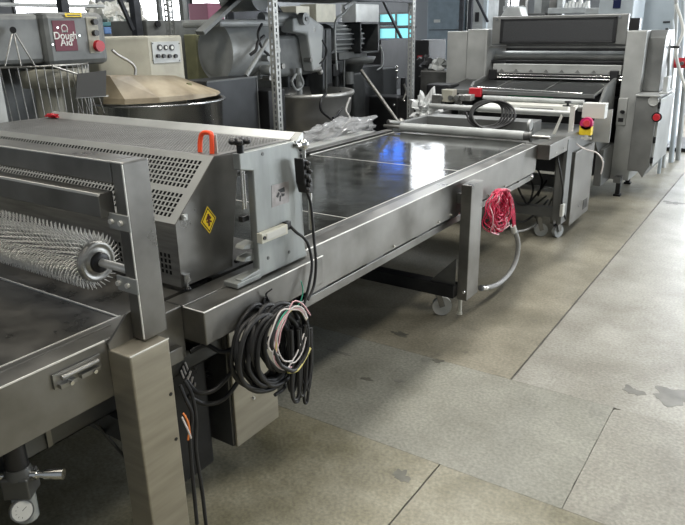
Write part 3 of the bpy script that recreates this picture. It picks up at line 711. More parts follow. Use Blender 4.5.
MB().cyl((-2.72, 6.55, 1.11), (-1.68, 6.55, 1.085), .008, seg=10).build('guard_rod', CHROME, fc)
# white bracket with knob
MB().box(-1.535, -1.50, 5.66, 5.69, .72, 1.065).prism([(-1.66,.83),(-1.63,.83),(-1.585,.98),(-1.60,1.0)], 'y', 5.64, 5.648).build('white_bracket', WHITEP, fc, .002)
MB().cyl((-1.56, 5.67, 1.065), (-1.56, 5.67, 1.09), .01).cyl((-1.56, 5.67, 1.09), (-1.56, 5.67, 1.105), .03, .026, 20).box(-1.60,-1.515,5.665,5.685,1.06,1.07).build('knob', BLACKP, fc)
q = at(583, 103, y=5.75); q2 = at(604, 119, y=5.75)
MB().box(q.x, q2.x, 5.75, 5.85, q2.z, q.z).build('white_cover', PAPERB, fc, .003)
MB().cyl((-1.50, 5.78, 1.04), (-1.44, 5.78, 1.04), .028, seg=20).build('tube_end', MACHD, fc)
a_, b_ = at(597, 118, y=6.05), at(609, 143, y=6.05)
MB().prism([(a_.x-.02, a_.z-.12),(a_.x-.02,a_.z+.05),(b_.x,a_.z+.08),(b_.x,b_.z),(a_.x-.10,b_.z),(a_.x-.12,b_.z+.03)], 'y', 6.05, 6.06).build('side_plate', MACH, fc, .002)
# emergency stop
e = at(586, 125, y=5.62)
es = MB().box(e.x-.052, e.x+.045, 5.62, 5.68, e.z-.085, e.z-.005).build('stop_button_body', YELLOW, fc, .006)
es['label'] = 'yellow emergency stop body with magenta button'
dn = Vector((.35, -1, .25)).normalized(); ec = Vector((e.x, 5.62, e.z+.01))
MB().cyl(ec+Vector((0,.04,0)), ec, .05, seg=26).cyl(ec, ec+dn*.02, .03, seg=24).build('magenta_ring', mat('magenta_plastic', (.55,.03,.15), .4), es)
MB().cyl(ec+dn*.02, ec+dn*.035, .028, .024, 24).build('red_button', REDP, es)
MB().cyl((e.x+.01, 5.63, e.z-.12), (e.x+.01, 5.63, e.z-.08), .016, seg=6).box(e.x-.03, e.x+.05, 5.62, 5.64, e.z-.115, e.z-.10).build('cable_gland', WHITEP, es)
wcb = MB().tube([at(572,130,y=5.62), at(575,142,y=5.6), at(585,149,y=5.6), at(597,153,y=5.6), at(603,162,y=5.6), at(601,174,y=5.62)], .006).build('white_cable', WHITEW)
tag(wcb, 'white cable looping below the emergency stop over the control box', 'cable')
# left gear and red block
for i, (px, py, w, h, m) in enumerate(((436,100,.10,.10,STEEL_L),(447,96,.12,.12,CREAM),(458,100,.07,.09,STEEL),(466,98,.10,.06,STEEL_L))):
    q = at(px, py, y=6.2); MB().box(q.x-w/2, q.x+w/2, 6.2, 6.3, q.z-h/2, q.z+h/2).build('drive_block', m, fc, .006)
for px in (440, 450, 456, 462):
    q = at(px, 98, y=6.18); MB().cyl((q.x, 6.18, q.z), (q.x, 6.21, q.z), .025, seg=14).build('dial', MACHD, fc)
q = at(475, 92, y=6.45); MB().box(q.x-.07, q.x+.06, 6.45, 6.5, q.z-.05, q.z+.04).build('red_block', REDP, fc, .008)
# hanging gear and cables under the carriage
for pts in ([(508,200),(525,205),(540,190),(548,178)], [(502,210),(520,222),(535,214),(548,200)], [(515,180),(522,196),(531,206),(546,196)], [(528,172),(533,188),(530,202)], [(538,170),(542,182),(538,196)]):
    o = MB().tube([at(px, py, x=-1.75) for px, py in pts], .009).build('hanging_cable', RUBBER); tag(o, 'black cable drooping in the shade under the far end of the table', 'cable', 'black cables under the table end')
o = MB().tube([at(512,232,x=-1.7), at(530,228,x=-1.7), at(545,212,x=-1.68), at(552,198,x=-1.62)], .009).build('grey_cable', GREYHOSE); tag(o, 'thin grey cable running along under the carriage behind the red wires', 'cable')
o = MB().tube([at(556,150,x=-1.50), at(560,170,x=-1.42), at(563,190,x=-1.42), at(562,205,x=-1.42), (-1.42,5.42,.18)], .007).build('drop_cable', RUBBER); tag(o, 'black cable dropping down the carriage upright', 'cable')
q = at(562, 210, x=-1.415); o = MB().box(-1.425, -1.40, q.y-.03, q.y+.03, q.z-.05, q.z+.05).build('cable_plug', WHITEP, None, .004); tag(o, 'small white plug block hanging on the cable by the upright', 'plug')
# black cable coil lying on the cover box
bc_ = thing('cable_coil', 'black cable wound in open rings lying above the roller at the table end', 'cable coil', (-2.2, 5.3, .96))
c0 = at(486, 114, y=5.33)
for k in range(5):
    pts = []; rr = .135+.010*k
    for i in range(14):
        t = 2*math.pi*i/14; pts.append((c0.x+.02*k+rr*1.05*math.cos(t), 5.33+.05*math.sin(t)-.01*k, c0.z+.105*math.sin(t)+.006*math.sin(3*t+k)))
    MB().tube(pts, .0095, 7, closed=True, sub=4).build('cable_loop', RUBBER, bc_)
MB().tube([at(466,112,y=5.33), at(470,122,y=5.3), at(480,127,y=5.28), at(500,124,y=5.3)], .009).build('cable_end', RUBBER, bc_)
# ================================================================ BIG MACHINE
bm = thing('bakery_machine', 'large grey roller machine with two tall side columns at the far end of the line', 'machine', (-2.2, 7.5, 0))
zt = lambda py, px=560, y=7.3: at(px, py, y=y).z
# right column: light front with darker side box
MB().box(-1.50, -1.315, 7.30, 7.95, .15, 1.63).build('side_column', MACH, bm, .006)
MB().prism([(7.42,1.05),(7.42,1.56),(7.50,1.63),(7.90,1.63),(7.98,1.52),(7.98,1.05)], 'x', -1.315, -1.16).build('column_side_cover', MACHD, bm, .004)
# left column, two sheets with a seam
MB().box(-3.43, -3.185, 7.30, 7.95, .15, 1.645).box(-3.175, -2.93, 7.28, 7.95, .15, 1.665).build('side_column', MACH, bm, .006)
MB().box(-3.187, -3.173, 7.31, 7.94, .15, 1.63).build('column_seam', DARK, bm)
MB().box(-2.945, -2.925, 7.24, 7.28, 1.0, 1.66).build('column_edge', GUARD, bm, .002)
# top screen, tilted back a little
top = MB().box(-2.90, -1.50, 7.30, 7.36, 1.50, 1.79).build('top_cover', MACHD, bm, .008)
MB().box(-2.77, -1.63, 7.285, 7.30, 1.535, 1.745).build('recessed_panel', mat('dark_perforated_grille', (.05,.052,.055), .5, .4, 260, .5), top, .004)
MB().box(-2.80, -2.77, 7.28, 7.30, 1.52, 1.76).box(-1.63, -1.60, 7.28, 7.30, 1.52, 1.76).box(-2.8, -1.6, 7.28, 7.30, 1.745, 1.765).box(-2.8, -1.6, 7.28, 7.30, 1.515, 1.535).build('panel_frame', DARK, top, .003)
for x in (-2.84, -1.58): MB().cyl((x, 7.30, 1.765), (x, 7.285, 1.765), .012, seg=12).build('bolt', CHROME, top)
MB().box(-2.93, -1.5, 7.85, 7.95, .3, 1.75).build('rear_panel', DARK, bm)
MB().box(-2.93, -1.5, 7.32, 7.37, 1.465, 1.49).build('crossbar', MACHD, bm, .003)
MB().cyl((-2.93, 7.55, 1.375), (-1.5, 7.55, 1.375), .055, seg=26).build('upper_roller', MACH, bm)
MB().box(-2.93, -1.5, 7.40, 7.46, 1.315, 1.335).build('crossbar', DARK, bm, .003)
sc = MB().box(-2.88, -1.52, 7.34, 7.40, 1.205, 1.30).build('scraper_bar', MACH, bm, .004)
for i in range(8):
    x = -2.80+i*.165; MB().prism([(x,1.222),(x+.05,1.222),(x+.025,1.25)], 'y', 7.332, 7.34).build('triangular_mark', MACHD, sc)
MB().cyl((-2.9, 7.36, 1.185), (-1.5, 7.36, 1.185), .010, seg=10).cyl((-2.9, 7.34, 1.155), (-1.5, 7.34, 1.155), .010, seg=10).build('guide_rod', CHROME, bm)
MB().cyl((-2.9, 7.5, 1.12), (-1.5, 7.5, 1.12), .05, seg=24).build('lower_roller', DARK, bm)
MB().box(-2.91, -2.83, 7.30, 7.42, 1.13, 1.24).build('bearing_block', DARK, bm, .006)
MB().box(-1.62, -1.54, 7.30, 7.42, 1.15, 1.25).build('bearing_block', DARK, bm, .006)
# sloping smoked guard with frame lines
gm = MB(); gm.prism([(7.28,1.13),(7.28,1.118),(6.62,1.05),(6.62,1.062)], 'x', -3.15, -1.58)
gm.build('sloping_guard', SMOKE, bm)
for x0, x1 in ((-3.15,-3.14),(-2.62,-2.61),(-2.1,-2.09),(-1.59,-1.58)):
    MB().prism([(7.28,1.145),(7.28,1.13),(6.62,1.062),(6.62,1.075)], 'x', x0, x1).build('guard_strip', CHROME, bm)
MB().box(-3.15, -1.58, 6.60, 6.62, 1.04, 1.075).build('guard_edge', MACHD, bm, .002)
MB().box(-2.45, -2.0, 6.7, 6.75, 1.02, 1.045).build('green_strip', GREEN, bm)
MB().prism([(7.3,1.18),(6.95,1.13),(6.70,.95),(6.70,.62),(6.85,.50),(7.3,.50)], 'x', -1.575, -1.545).build('cheek_plate', MACHD, bm, .003)
MB().prism([(7.3,1.18),(6.95,1.13),(6.70,.95),(6.70,.62),(6.85,.50),(7.3,.50)], 'x', -2.95, -2.92).build('cheek_plate', MACHD, bm, .003)
MB().box(-2.92, -1.58, 6.9, 7.85, .25, .95).build('lower_body', DARK, bm, .005)
MB().box(-1.575, -1.50, 6.9, 7.4, .15, .52).build('base_panel', MACHD, bm, .004)
# hinge and switch plate
a_, b_ = at(619, 98, y=7.298), at(625, 125, y=7.298)
sp_ = MB().box(a_.x, b_.x, 7.285, 7.30, b_.z, a_.z).build('switch_plate', GUARD, bm, .002)
MB().cyl(((a_.x+b_.x)/2, 7.285, (a_.z+b_.z)/2), ((a_.x+b_.x)/2+.02, 7.25, (a_.z+b_.z)/2), .018, seg=14).box(a_.x+.02, b_.x-.02, 7.28, 7.285, b_.z+.03, b_.z+.07).build('toggle', BLACKP, sp_)
# legs
for x, y in ((-1.39, 7.22), (-1.42, 7.86), (-2.96, 7.22), (-2.96, 7.86)):
    MB().box(x-.022, x+.022, y-.02, y+.02, .02, .2).box(x-.035, x+.035, y-.035, y+.035, 0, .02).build('leg', DARK, bm, .002)
MB().box(-1.44, -1.37, 7.18, 7.3, .14, .2).build('leg_bracket', MACHD, bm)
# electrical cabinet on its right side
ec_ = thing('control_cabinet', 'grey control cabinet with red stop button on the right flank of the big machine', 'cabinet', (-1.19, 7.5, .3))
MB().prism([(-1.300,.36),(-1.300,1.03),(-1.098,1.03),(-1.098,.36),(-1.13,.30),(-1.15,.24),(-1.20,.30),(-1.300,.30)], 'y', 7.08, 7.9).build('cabinet_body', MACHD, ec_, .006)
MB().box(-1.31, -1.08, 7.06, 7.92, 1.03, 1.045).build('cabinet_lid', MACH, ec_, .003)
MB().box(-1.098, -1.075, 7.10, 7.88, .36, 1.01).build('door', MACH, ec_, .004)
for zz_ in (.95, .62, .42): MB().cyl((-1.085, 7.09, zz_-.03), (-1.085, 7.09, zz_+.03), .012, seg=10).build('hinge', DARK, ec_)
q = at(653.5, 101, y=7.08)
MB().lathe([(.038,0),(.048,0),(.048,.008),(.038,.008),(.038,0)], (q.x, 7.08, q.z), (0,-1,0), 28).cyl((q.x, 7.079, q.z), (q.x, 7.077, q.z), .037, seg=24).build('round_blank', GUARD, ec_)
q = at(657, 117, y=7.08)
MB().cyl((q.x, 7.08, q.z), (q.x, 7.06, q.z), .046, seg=24).build('stop_button_ring', DARK, ec_)
MB().cyl((q.x, 7.06, q.z), (q.x, 7.03, q.z), .034, .03, 24).build('stop_button', REDP, ec_)['label'] = 'red stop button'
MB().box(-1.11, -1.07, 7.3, 7.5, 1.06, 1.2).box(-1.13,-1.05,7.25,7.6,1.045,1.06).build('junction_box', GREYPL, ec_, .004)
for x, y in ((-1.26, 7.2), (-1.14, 7.85)):
    pass
# handle lever and conduits behind
hv = thing('lever_handle', 'black T handle on a rod beside the top of the right machine column', 'handle', (-1.12, 7.7, 1.2))
a_, b_, c_2 = at(667,28,y=7.7), at(667,47,y=7.7), at(680,47,y=7.7)
MB().cyl(a_, b_, .016, seg=12).cyl(b_, c_2, .012, seg=12).build('grip', BLACKP, hv)
MB().cyl(at(670,34,y=7.7), at(668,86,y=7.7), .014, seg=12).build('rod', GREYPL, hv)

# ================================================================ BACKGROUND RIGHT AND CENTRE
def pbox(name, m, x0, y0, x1, y1, Y, depth, parent=None, bevel=.01, zmin=None):
    a, b = at(x0, y0, y=Y), at(x1, y1, y=Y)
    lo = b.z if zmin is None else zmin
    return MB().box(a.x, b.x, Y, Y+depth, lo, a.z).build(name, m, parent, bevel)
ov = thing('oven_cabinet', 'large pale bluish white enamel cabinet standing behind the big machine', 'cabinet', (-1.6, 10.5, 0))
pbox('cabinet_body', OVENW, 629, -22, 676, 60, 10.2, 1.2, ov, zmin=0.05)
MB().box(-1.0, -.96, 10.18, 10.2, .1, 2.4).build('door_edge', STEEL_D, ov)
a_ = at(669, 22, y=10.19); MB().box(a_.x-.07, a_.x+.07, 10.18, 10.2, a_.z-.01, a_.z+.01).build('label_strip', BLACKP, ov)
MB().box(-1.9, -1.0, 10.25, 11.3, 0, .05).build('plinth', DARK, ov)
o2 = thing('oven_cabinet', 'narrow pale cabinet with small dark blue square window left of the big white cabinet', 'cabinet', (-2.5, 10.5, 0))
pbox('cabinet_body', OVENW, 602, -22, 627, 60, 9.3, .7, o2, zmin=0)
q = at(617, 4, y=9.29); MB().box(q.x-.045, q.x+.045, 9.285, 9.3, q.z-.05, q.z+.05).build('dark_window', mat('navy_glass', (.01,.015,.06), .15), o2)
sh = pbox('steel_shelf', GREYPL, 585, 8, 628, 14, 10.3, .15); tag(sh, 'pale steel shelf strip just above the top of the big machine', 'shelf')
bb_ = pbox('wall_switch_box', BLACKP, 628, 18, 635, 29, 9.6, .1, None); tag(bb_, 'small dark box on the corner of the pale cabinet above the right column', 'box')
# pipes at the right edge
for i, (x0, y0, x1, y1, Y, r) in enumerate(((676,-10,674,90,9.0,.022),(683,-10,680,100,9.4,.03),(689,-10,686,105,9.6,.03),(672,20,671,88,8.6,.02))):
    o = MB().tube([at(x0, y0, y=Y), at((x0+x1)/2, (y0+y1)/2, y=Y), (at(x1, y1, y=Y).x, Y, 0.0)], r, 12).build('vertical_pipe', OVENW if i % 2 else GREYPL)
    tag(o, 'tall pale vertical pipe in the cluster beside the white cabinet at the right edge', 'pipe', 'pipes at the right edge')
o = MB().tube([at(676,4,y=8.8), at(683,30,y=8.8), at(676,52,y=8.8), at(682,78,y=8.8), at(688,95,y=8.8)], .018).build('pale_hose', WHITEP); tag(o, 'pale hose snaking among the pipes at the right edge', 'hose')
vv = thing('valve', 'red valve body on the pipes at the right edge', 'valve', at(682,63,y=9.0))
q = at(683, 63, y=9.0); MB().cyl(q-Vector((.09,0,0)), q+Vector((.09,0,0)), .06, seg=18).build('valve_body', REDP, vv); MB().cyl(q, q-Vector((0,.12,0)), .02).build('valve_stem', STEEL_D, vv)
mc = thing('far_cabinet', 'low grey steel cabinet behind the pipes at the right edge', 'cabinet', (-.6, 10, 0))
MB().box(-.75, .1, 9.9, 10.5, 0, 1.25).build('cabinet_body', STEEL_D, mc, .01); MB().box(-.7, .05, 9.88, 9.9, .15, 1.15).build('door', GREYP, mc, .006)
# top centre: machinery with vertical columns and bright gaps
fm = thing('tall_equipment', 'tall grey machine frame with vertical columns against the bright window, above the big machine', 'machine', (-4.3, 12, 0))
for i, (x0, x1) in enumerate(((543,548),(551,556),(558,561),(500,504),(520,524),(536,541))):
    pbox('column', (GREYP, STEEL, GREYPL)[i % 3], x0, -20, x1, 24, 12, .15, fm, zmin=0)
for i, (x0, y0, x1, y1) in enumerate(((503,6,522,11),(500,14,545,18),(548,8,585,13))):
    pbox('crossbar', (GREYPL, STEEL_D, GREYPL)[i], x0, y0, x1, y1, 11.9, .1, fm)
for i in range(7):
    q = at(566+i*3.5, 12-((i*7) % 5), y=12); MB().cyl(q, q+Vector((0,0,.14)), .05, .03, 12).build('nozzle', GUARD, fm)
dm = thing('dark_machine', 'dark machine bulk behind the top screen of the big machine', 'machine', (-5, 10.5, 0))
MB().box(-5.0, -2.9, 10.9, 11.6, 0, 1.62).build('machine_body', DARK, dm, .02)
MB().prism([(-4.35,1.62),(-4.1,1.98),(-3.9,1.98),(-3.75,1.62)], 'y', 10.9, 11.2).build('hopper', GUARD, dm, .01)

# blue-grey cabinets
bl = thing('tall_cabinet', 'tall blue-grey steel cabinet with a door seam and small label, left of the big machine', 'cabinet', (-7.2, 13.4, 0))
pbox('cabinet_body', BLUEGREY, 428, -7, 462, 70, 13.4, .8, bl, zmin=.05)
a_ = at(429, 30, y=13.39); b_ = at(461, 31, y=13.39); MB().box(a_.x, b_.x, 13.385, 13.4, a_.z-.006, a_.z+.006).build('door_seam', DARK, bl)
q = at(437, 21, y=13.39); MB().box(q.x-.07, q.x+.07, 13.385, 13.4, q.z-.03, q.z+.03).build('door_label', GREYPL, bl)
q = at(458, 21, y=13.39); MB().cyl((q.x, 13.4, q.z), (q.x, 13.37, q.z), .015, seg=10).build('door_knob', CHROME, bl)
MB().box(at(428,0,y=13.4).x, at(462,0,y=13.4).x, 13.45, 14.1, 0, .05).build('plinth', DARK, bl)
b2 = thing('tall_cabinet', 'narrow grey steel locker with dark handle right of the blue-grey cabinet', 'cabinet', (-6.2, 13.4, 0))
pbox('cabinet_body', GREYPL, 468, -7, 484, 60, 13.4, .7, b2, zmin=0)
q = at(477, 17, y=13.39); MB().box(q.x-.04, q.x+.04, 13.38, 13.4, q.z-.09, q.z+.09).build('handle', BLACKP, b2)
b3 = thing('tall_cabinet', 'grey-blue cabinet edge visible between the rack post and the tall blue cabinet', 'cabinet', (-7.8, 13.5, 0))
pbox('cabinet_body', mat('mid_blue_grey_paint', (.17,.19,.21), .5), 416, -7, 427, 60, 13.5, .7, b3, zmin=0)
for (x0, x1) in ((486, 489), (464, 466)):
    pass
for i, px in enumerate((462.5, 471.5, 487)):
    a_ = at(px, -30, y=12.6); o = MB().box(a_.x-.035, a_.x+.035, 12.6, 12.68, 0, 2.25).build('steel_post', (RACKD, RACKD, OVENW)[i]); tag(o, ('dark steel post right beside the tall blue-grey cabinet', 'dark steel post in front of the narrow grey locker', 'pale steel post above the left machine column')[i], 'post')
o = MB().bar(at(474,-6,y=12.5), at(488,22,y=12.5), .04, .04).build('diagonal_bar', RACKD); tag(o, 'dark diagonal brace crossing in front of the narrow grey locker', 'brace')
# dark machine with monitor-like opening behind rack post two, clutter
dk = thing('dark_cabinet', 'dark cabinet with an open recess right of the second rack post', 'cabinet', (-5.2, 7.8, 0))
pbox('cabinet_body', DARK, 415, 40, 428, 76, 7.8, .5, dk, zmin=0)
q = at(420, 57, y=7.79); MB().box(q.x-.03, q.x+.04, 7.78, 7.80, q.z-.02, q.z+.015).build('red_label', REDP, dk)
for i, (x0, y0, x1, y1, m, nm, lb) in enumerate(((420,70,452,90,STEEL_D,'machine_block','grey machine block on the floor left of the big machine columns'),(426,84,450,98,DARK,'dark_crate','dark crate between the rack post and the drive blocks'))):
    o = pbox(nm, m, x0, y0, x1, y1, 7.4-.72*i, .25, None, .02, zmin=0); tag(o, lb, nm.split('_')[1])
def crumple(name, cx, cy, cz, rx, ry_, rz_, m, seed, seg=40, amp=.5, solid=.002):
    b = MB(); vs = []; n = seg//2
    for i in range(n+1):
        ph = math.pi*i/n
        for j in range(seg):
            t = 2*math.pi*j/seg; d = Vector((math.sin(ph)*math.cos(t), math.sin(ph)*math.sin(t), -math.cos(ph)))
            q = 1+amp*(noise.noise(d*2.6+Vector((seed,0,0))))+amp*.6*abs(noise.noise(d*6+Vector((0,seed,0))))-amp*.2
            vs.append(Vector((cx,cy,cz))+Vector((d.x*rx, d.y*ry_, max(d.z*rz_, -rz_*.5)))*q)
    fs = [(i*seg+j, i*seg+(j+1) % seg, (i+1)*seg+(j+1) % seg, (i+1)*seg+j) for i in range(n) for j in range(seg)]
    b.add(vs, fs, False); return b.build(name, m)
q = at(425, 110, y=6.3)
st = MB().box(q.x-.35, q.x+.05, 6.1, 6.5, 0, q.z-.14).build('low_bench', DARK, None, .01); tag(st, 'low dark bench behind the roller end at the rack post', 'bench')
o = crumple('plastic_bag', q.x-.02, 6.35, q.z-.03, .15, .15, .17, mat('white_plastic_bag', (.62,.64,.64), .25), 4, amp=.9); tag(o, 'crumpled white plastic bag beside the second rack post', 'bag')
# cardboard pallet things on the left of table: crumpled clear film on low crate
q = at(362, 130, x=-3.08)
cr = MB().box(-3.3, -2.96, 4.15, 5.3, 0, .80).build('work_bench', DARK, None, .01); tag(cr, 'dark narrow bench along the far side of the table under the plastic film', 'bench')
o = MB().box(-3.04, -2.93, 3.9, 4.85, .862, .872).build('steel_strip', GUARD, None, .002); tag(o, 'pale flat steel strip lying along the far edge of the table', 'strip')
o = crumple('plastic_film', -3.13, 4.62, .875, .14, .48, .10, PLASTICFILM, 9, seg=64, amp=.55); tag(o, 'crumpled clear plastic film heaped beyond the far edge of the table', 'plastic film')

# ================================================================ RACK
def upright(x, y, label, h=2.6):
    t = thing('rack_upright', label, 'rack post', (x, y, 0), group=None)
    w = .052; rows = [(.03+.045*i, [w*.5]) for i in range(int((h-.05)/.045))]
    MB().perf((x, y, 0), (0,1,0), (0,0,1), w*1.1, h, [(v, [w*.55]) for v, u in rows], .017, .028, .002).build('perforated_flange', RACK, t)
    MB().perf((x-w, y, 0), (1,0,0), (0,0,1), w, h, [(v+.012, u) for v, u in rows], .017, .028, .002).build('perforated_web', RACK, t)
    MB().box(x-w-.02, x+.02, y-.02, y+w+.02, -.0, .006).build('foot_plate', RACK, t)
    return t
upright(-3.4, 4.165, 'galvanised slotted rack post rising behind the guard hood, left of the mixer bowl')
upright(-3.4, 6.40, 'galvanised slotted rack post at the far end of the table, right of the dark cabinets')
upright(-4.5, 4.13, 'rear slotted rack post hidden in the dark behind the dough mixer', 2.3)
def beam(x0, x1, y0, y1, z0, z1, label, m=RACKD):
    o = MB().box(x0, x1, y0, y1, z0, z1).build('rack_beam', m, None, .003); return tag(o, label, 'rack beam')
beam(-3.44, -3.40, 4.19, 6.40, 1.93, 2.05, 'dark horizontal rack beam across the top between the two slotted posts')
beam(-3.44, -3.40, 1.2, 4.12, 1.965, 2.08, 'dark horizontal rack beam across the top left, ending at the first slotted post')
o = MB().box(-4.5, -3.46, 4.2, 6.4, 1.96, 1.99).build('rack_shelf', RACKD); tag(o, 'dark shelf board on the rack seen from below at the top', 'shelf')
def dpost(px, m, x, w, label, top=2.4):
    q = at(px, 30, x=x); o = MB().box(x-w, x, q.y-w/2, q.y+w/2, 0, top).build('steel_post', m, None, .002); tag(o, label, 'post'); return o
dpost(140, RACKD, -5.0, .07, 'dark steel post behind the cream mixer housing, with a brace beside it')
dpost(187, GREYP, -5.2, .055, 'grey square post between the bright window and the olive panel')
dpost(163, GREYP, -6.5, .05, 'thin grey post against the bright window behind the cream mixer')
dpost(69, RACKD, -5.2, .07, 'dark post behind the mixer head with the maroon sign')
o = MB().bar(at(118,-4,x=-4.9), at(133,30,x=-4.9), .03, .03).build('diagonal_bar', RACKD); tag(o, 'dark diagonal brace left of the dark post behind the cream mixer', 'brace')
for i, (a, b) in enumerate((((200,33),(240,-4)),((270,-4),(298,40)),((380,-6),(404,44)),((344,8),(362,-4)))):
    xx = (-4.0,-4.2,-5.2,-3.6)[i]
    o = MB().bar(at(*a,x=xx), at(*b,x=xx), (.09,.03,.035,.02)[i], .03).build('diagonal_bar', (GREYP, RACKD, RACKD, GREYPL)[i])
    tag(o, ('broad grey diagonal brace above the drum shaped motor housing','dark diagonal brace behind the first slotted rack post','dark diagonal brace crossing the teal window','slim pale diagonal bar above the ribbed motor')[i], 'brace')
o = MB().box(-5.4, -5.37, at(380,22,x=-5.4).y-.1, at(412,22,x=-5.4).y+.1, at(395,28.5,x=-5.4).z, at(395,26.5,x=-5.4).z).build('rack_bar', RACKD); tag(o, 'thin dark horizontal bar across the teal window', 'bar')
mp = thing('mounting_pole', 'slanting dull steel pole with a clamp end, leaning from the end of the table roller', 'pole', (-3.0, 5.1, .9))
MB().cyl(at(361,70,x=-3.35), at(398,122,x=-3.0), .016, seg=12).build('pole', STEEL, mp)
MB().cyl(at(388,122,x=-3.02), at(404,124,x=-2.95), .022, seg=14).sphere(at(401,122,x=-2.99), .035, 12).build('clamp', STEEL_L, mp)

# ================================================================ LEFT BACKGROUND MACHINES
def xbox(name, m, x0, y0, x1, y1, X, depth, parent, bevel=.01, zmin=None):
    """box whose +x face fills the pixel box at plane x=X"""
    a, b = at(x0, y0, x=X), at(x1, y1, x=X); c, d = at(x0, y1, x=X), at(x1, y0, x=X)
    lo = min(b.z, c.z) if zmin is None else zmin
    return MB().box(X-depth, X, a.y, b.y, lo, (a.z+d.z)/2).build(name, m, parent, bevel)
# --- mixer with sign
XM = -3.75
mx = thing('dough_mixer', 'grey mixer head with maroon sign, yellow sticker and red stop button at the left edge', 'mixer', (XM-.3, 2.55, 0))
a_, b_ = at(-40, 12, x=XM), at(104, 14, x=XM); z0, z1 = at(40, 66, x=XM).z, at(50, 12, x=XM).z
ysp = at(44, 30, x=XM).y
MB().box(XM-.5, XM-.04, a_.y-.1, ysp+.02, z0+.01, z1-.01).build('rear_housing', GREYP, mx, .03)
MB().box(XM-.5, XM, ysp, b_.y, z0-.01, z1).build('head_housing', GREYP, mx, .035)
s0_, s1_ = at(53.5, 35, x=XM), at(78, 50, x=XM)
sz0, sz1 = at(66, 51, x=XM).z, at(66, 20.5, x=XM).z
sg = MB().box(XM, XM+.004, s0_.y, s1_.y, sz0, sz1).build('sign_plate', MAROON, mx, .001)
ym = (s0_.y+s1_.y)/2; zm = (sz0+sz1)/2; hh = sz1-sz0
rot = Vector((0, 1, -.05))
text('sign_letters', 'Dough', PAPERB, sg, (XM+.005, ym, zm-.0), (0,1,0), (0,0,1), hh*.34, .001, bold=.0006)
text('sign_letters', 'Aid', PAPERB, sg, (XM+.005, ym, zm-hh*.22), (0,1,0), (0,0,1), hh*.34, .001, bold=.0006)
hb = MB(); hb.lathe([(hh*.10,0),(hh*.13,0),(hh*.13,.002),(hh*.10,.002),(hh*.10,0)], (XM+.004, ym, zm+hh*.24), (1,0,0), 20); hb.box(XM+.004, XM+.006, ym-hh*.11, ym+hh*.11, zm+hh*.12, zm+hh*.17)
hb.build('hat_emblem', PAPERB, sg)
for py_, pz_ in ((s0_.y+.03, sz1-.04), (s1_.y+.02, zm), (s0_.y-.02, sz0+.04)): MB().cyl((XM, py_, pz_), (XM+.008, py_, pz_), .006, seg=10).build('screw', CHROME, mx)
a_, b_ = at(64, 10, x=XM), at(81.5, 18, x=XM)
yl = MB().box(XM, XM+.005, a_.y, b_.y, b_.z+.005, z1-.004+.0).build('yellow_sticker', YELLOW, mx, .001)
MB().box(XM+.005, XM+.0056, a_.y+.01, b_.y-.01, (b_.z+z1)/2+.012, (b_.z+z1)/2+.018).box(XM+.005, XM+.0056, a_.y+.01, b_.y-.012, (b_.z+z1)/2-.004, (b_.z+z1)/2+.002).build('sticker_print', BLACKP, yl)
a_, b_ = at(85, 17, x=XM), at(101, 53, x=XM)
cp = MB().box(XM, XM+.006, a_.y, b_.y, b_.z, at(93,17,x=XM).z).build('control_panel', CREAM, mx, .004)
for px, py in ((93, 22), (94, 33)):
    q = at(px, py, x=XM+.006); MB().cyl(q, q+Vector((.03,0,0)), .018, seg=14).build('selector_knob', BLACKP, cp)
q = at(96, 46, x=XM+.006); MB().cyl(q, q+Vector((.02,0,0)), .022, seg=16).cyl(q+Vector((.02,0,0)), q+Vector((.045,0,0)), .036, .033, 22).build('stop_button', REDP, cp)['label'] = 'red mushroom stop button'
# pedestal, bowl ring, pale column, agitator
MB().box(XM-.75, XM-.45, a_.y-.75, a_.y-.05, 0, z0+.05).build('pedestal', GREYP, mx, .03)
q = at(54, 78, x=XM-.12); MB().lathe([(.001,-.05),(.19,-.05),(.21,.05),(.16,.06)], q, (0,0,1), 30).build('bowl_ring', CREAM, mx)
q = at(50, 98, x=XM-.12); MB().cyl((q.x, q.y, .0), (q.x, q.y, q.z+.08), .085, seg=24).build('pale_column', CREAM, mx)
# rotating wire guard: top rim, bars
wg = MB(); n_ = 26
yA, yB = at(2, 67, x=XM+.1).y, at(112, 66, x=XM+.1).y; zg1 = at(50, 66, x=XM+.1).z; zg0 = at(50, 118, x=XM+.1).z-.05
ygc = (yA+yB)/2; rg_ = (yB-yA)/2
def gp_(t, r): return (XM-.28+.40*math.sin(t), ygc-r*math.cos(t))
rim = [(*gp_(math.pi*i/20, rg_), zg1) for i in range(21)]
wg.tube(rim, .006, 6, False); rim2 = [(*gp_(math.pi*i/20, rg_*.93), zg0) for i in range(21)]
wg.tube(rim2, .005, 6, False); 
for i in range(n_):
    t = math.pi*i/(n_-1); wg.cyl((*gp_(t, rg_), zg1), (*gp_(t, rg_*.93), zg0), .0035, seg=5)
wg.build('wire_guard', STEEL_L, mx)
for px in (5, 21, 35):
    MB().cyl(at(13, 30, x=XM+.02), at(px, 66, x=XM+.08), .005, seg=6).build('guard_stay', STEEL_L, mx)
MB().cyl(at(13, 30, x=XM-.0), at(13, 30, x=XM+.04), .018, seg=12).build('stay_boss', BLACKP, mx)
q0, q1 = at(77, 71, x=XM+.15), at(110, 98, x=XM+.15)
MB().prism([(q0.y,at(77,74,x=XM+.15).z),(q1.y,at(110,70,x=XM+.15).z),(at(106,97,x=XM+.15).y,at(106,96,x=XM+.15).z),(at(76,98,x=XM+.15).y,at(76,98,x=XM+.15).z)], 'x', XM+.145, XM+.15).build('dark_guard_plate', mat('matte_dark_plate', (.045,.045,.043), .7), mx)
b = MB()
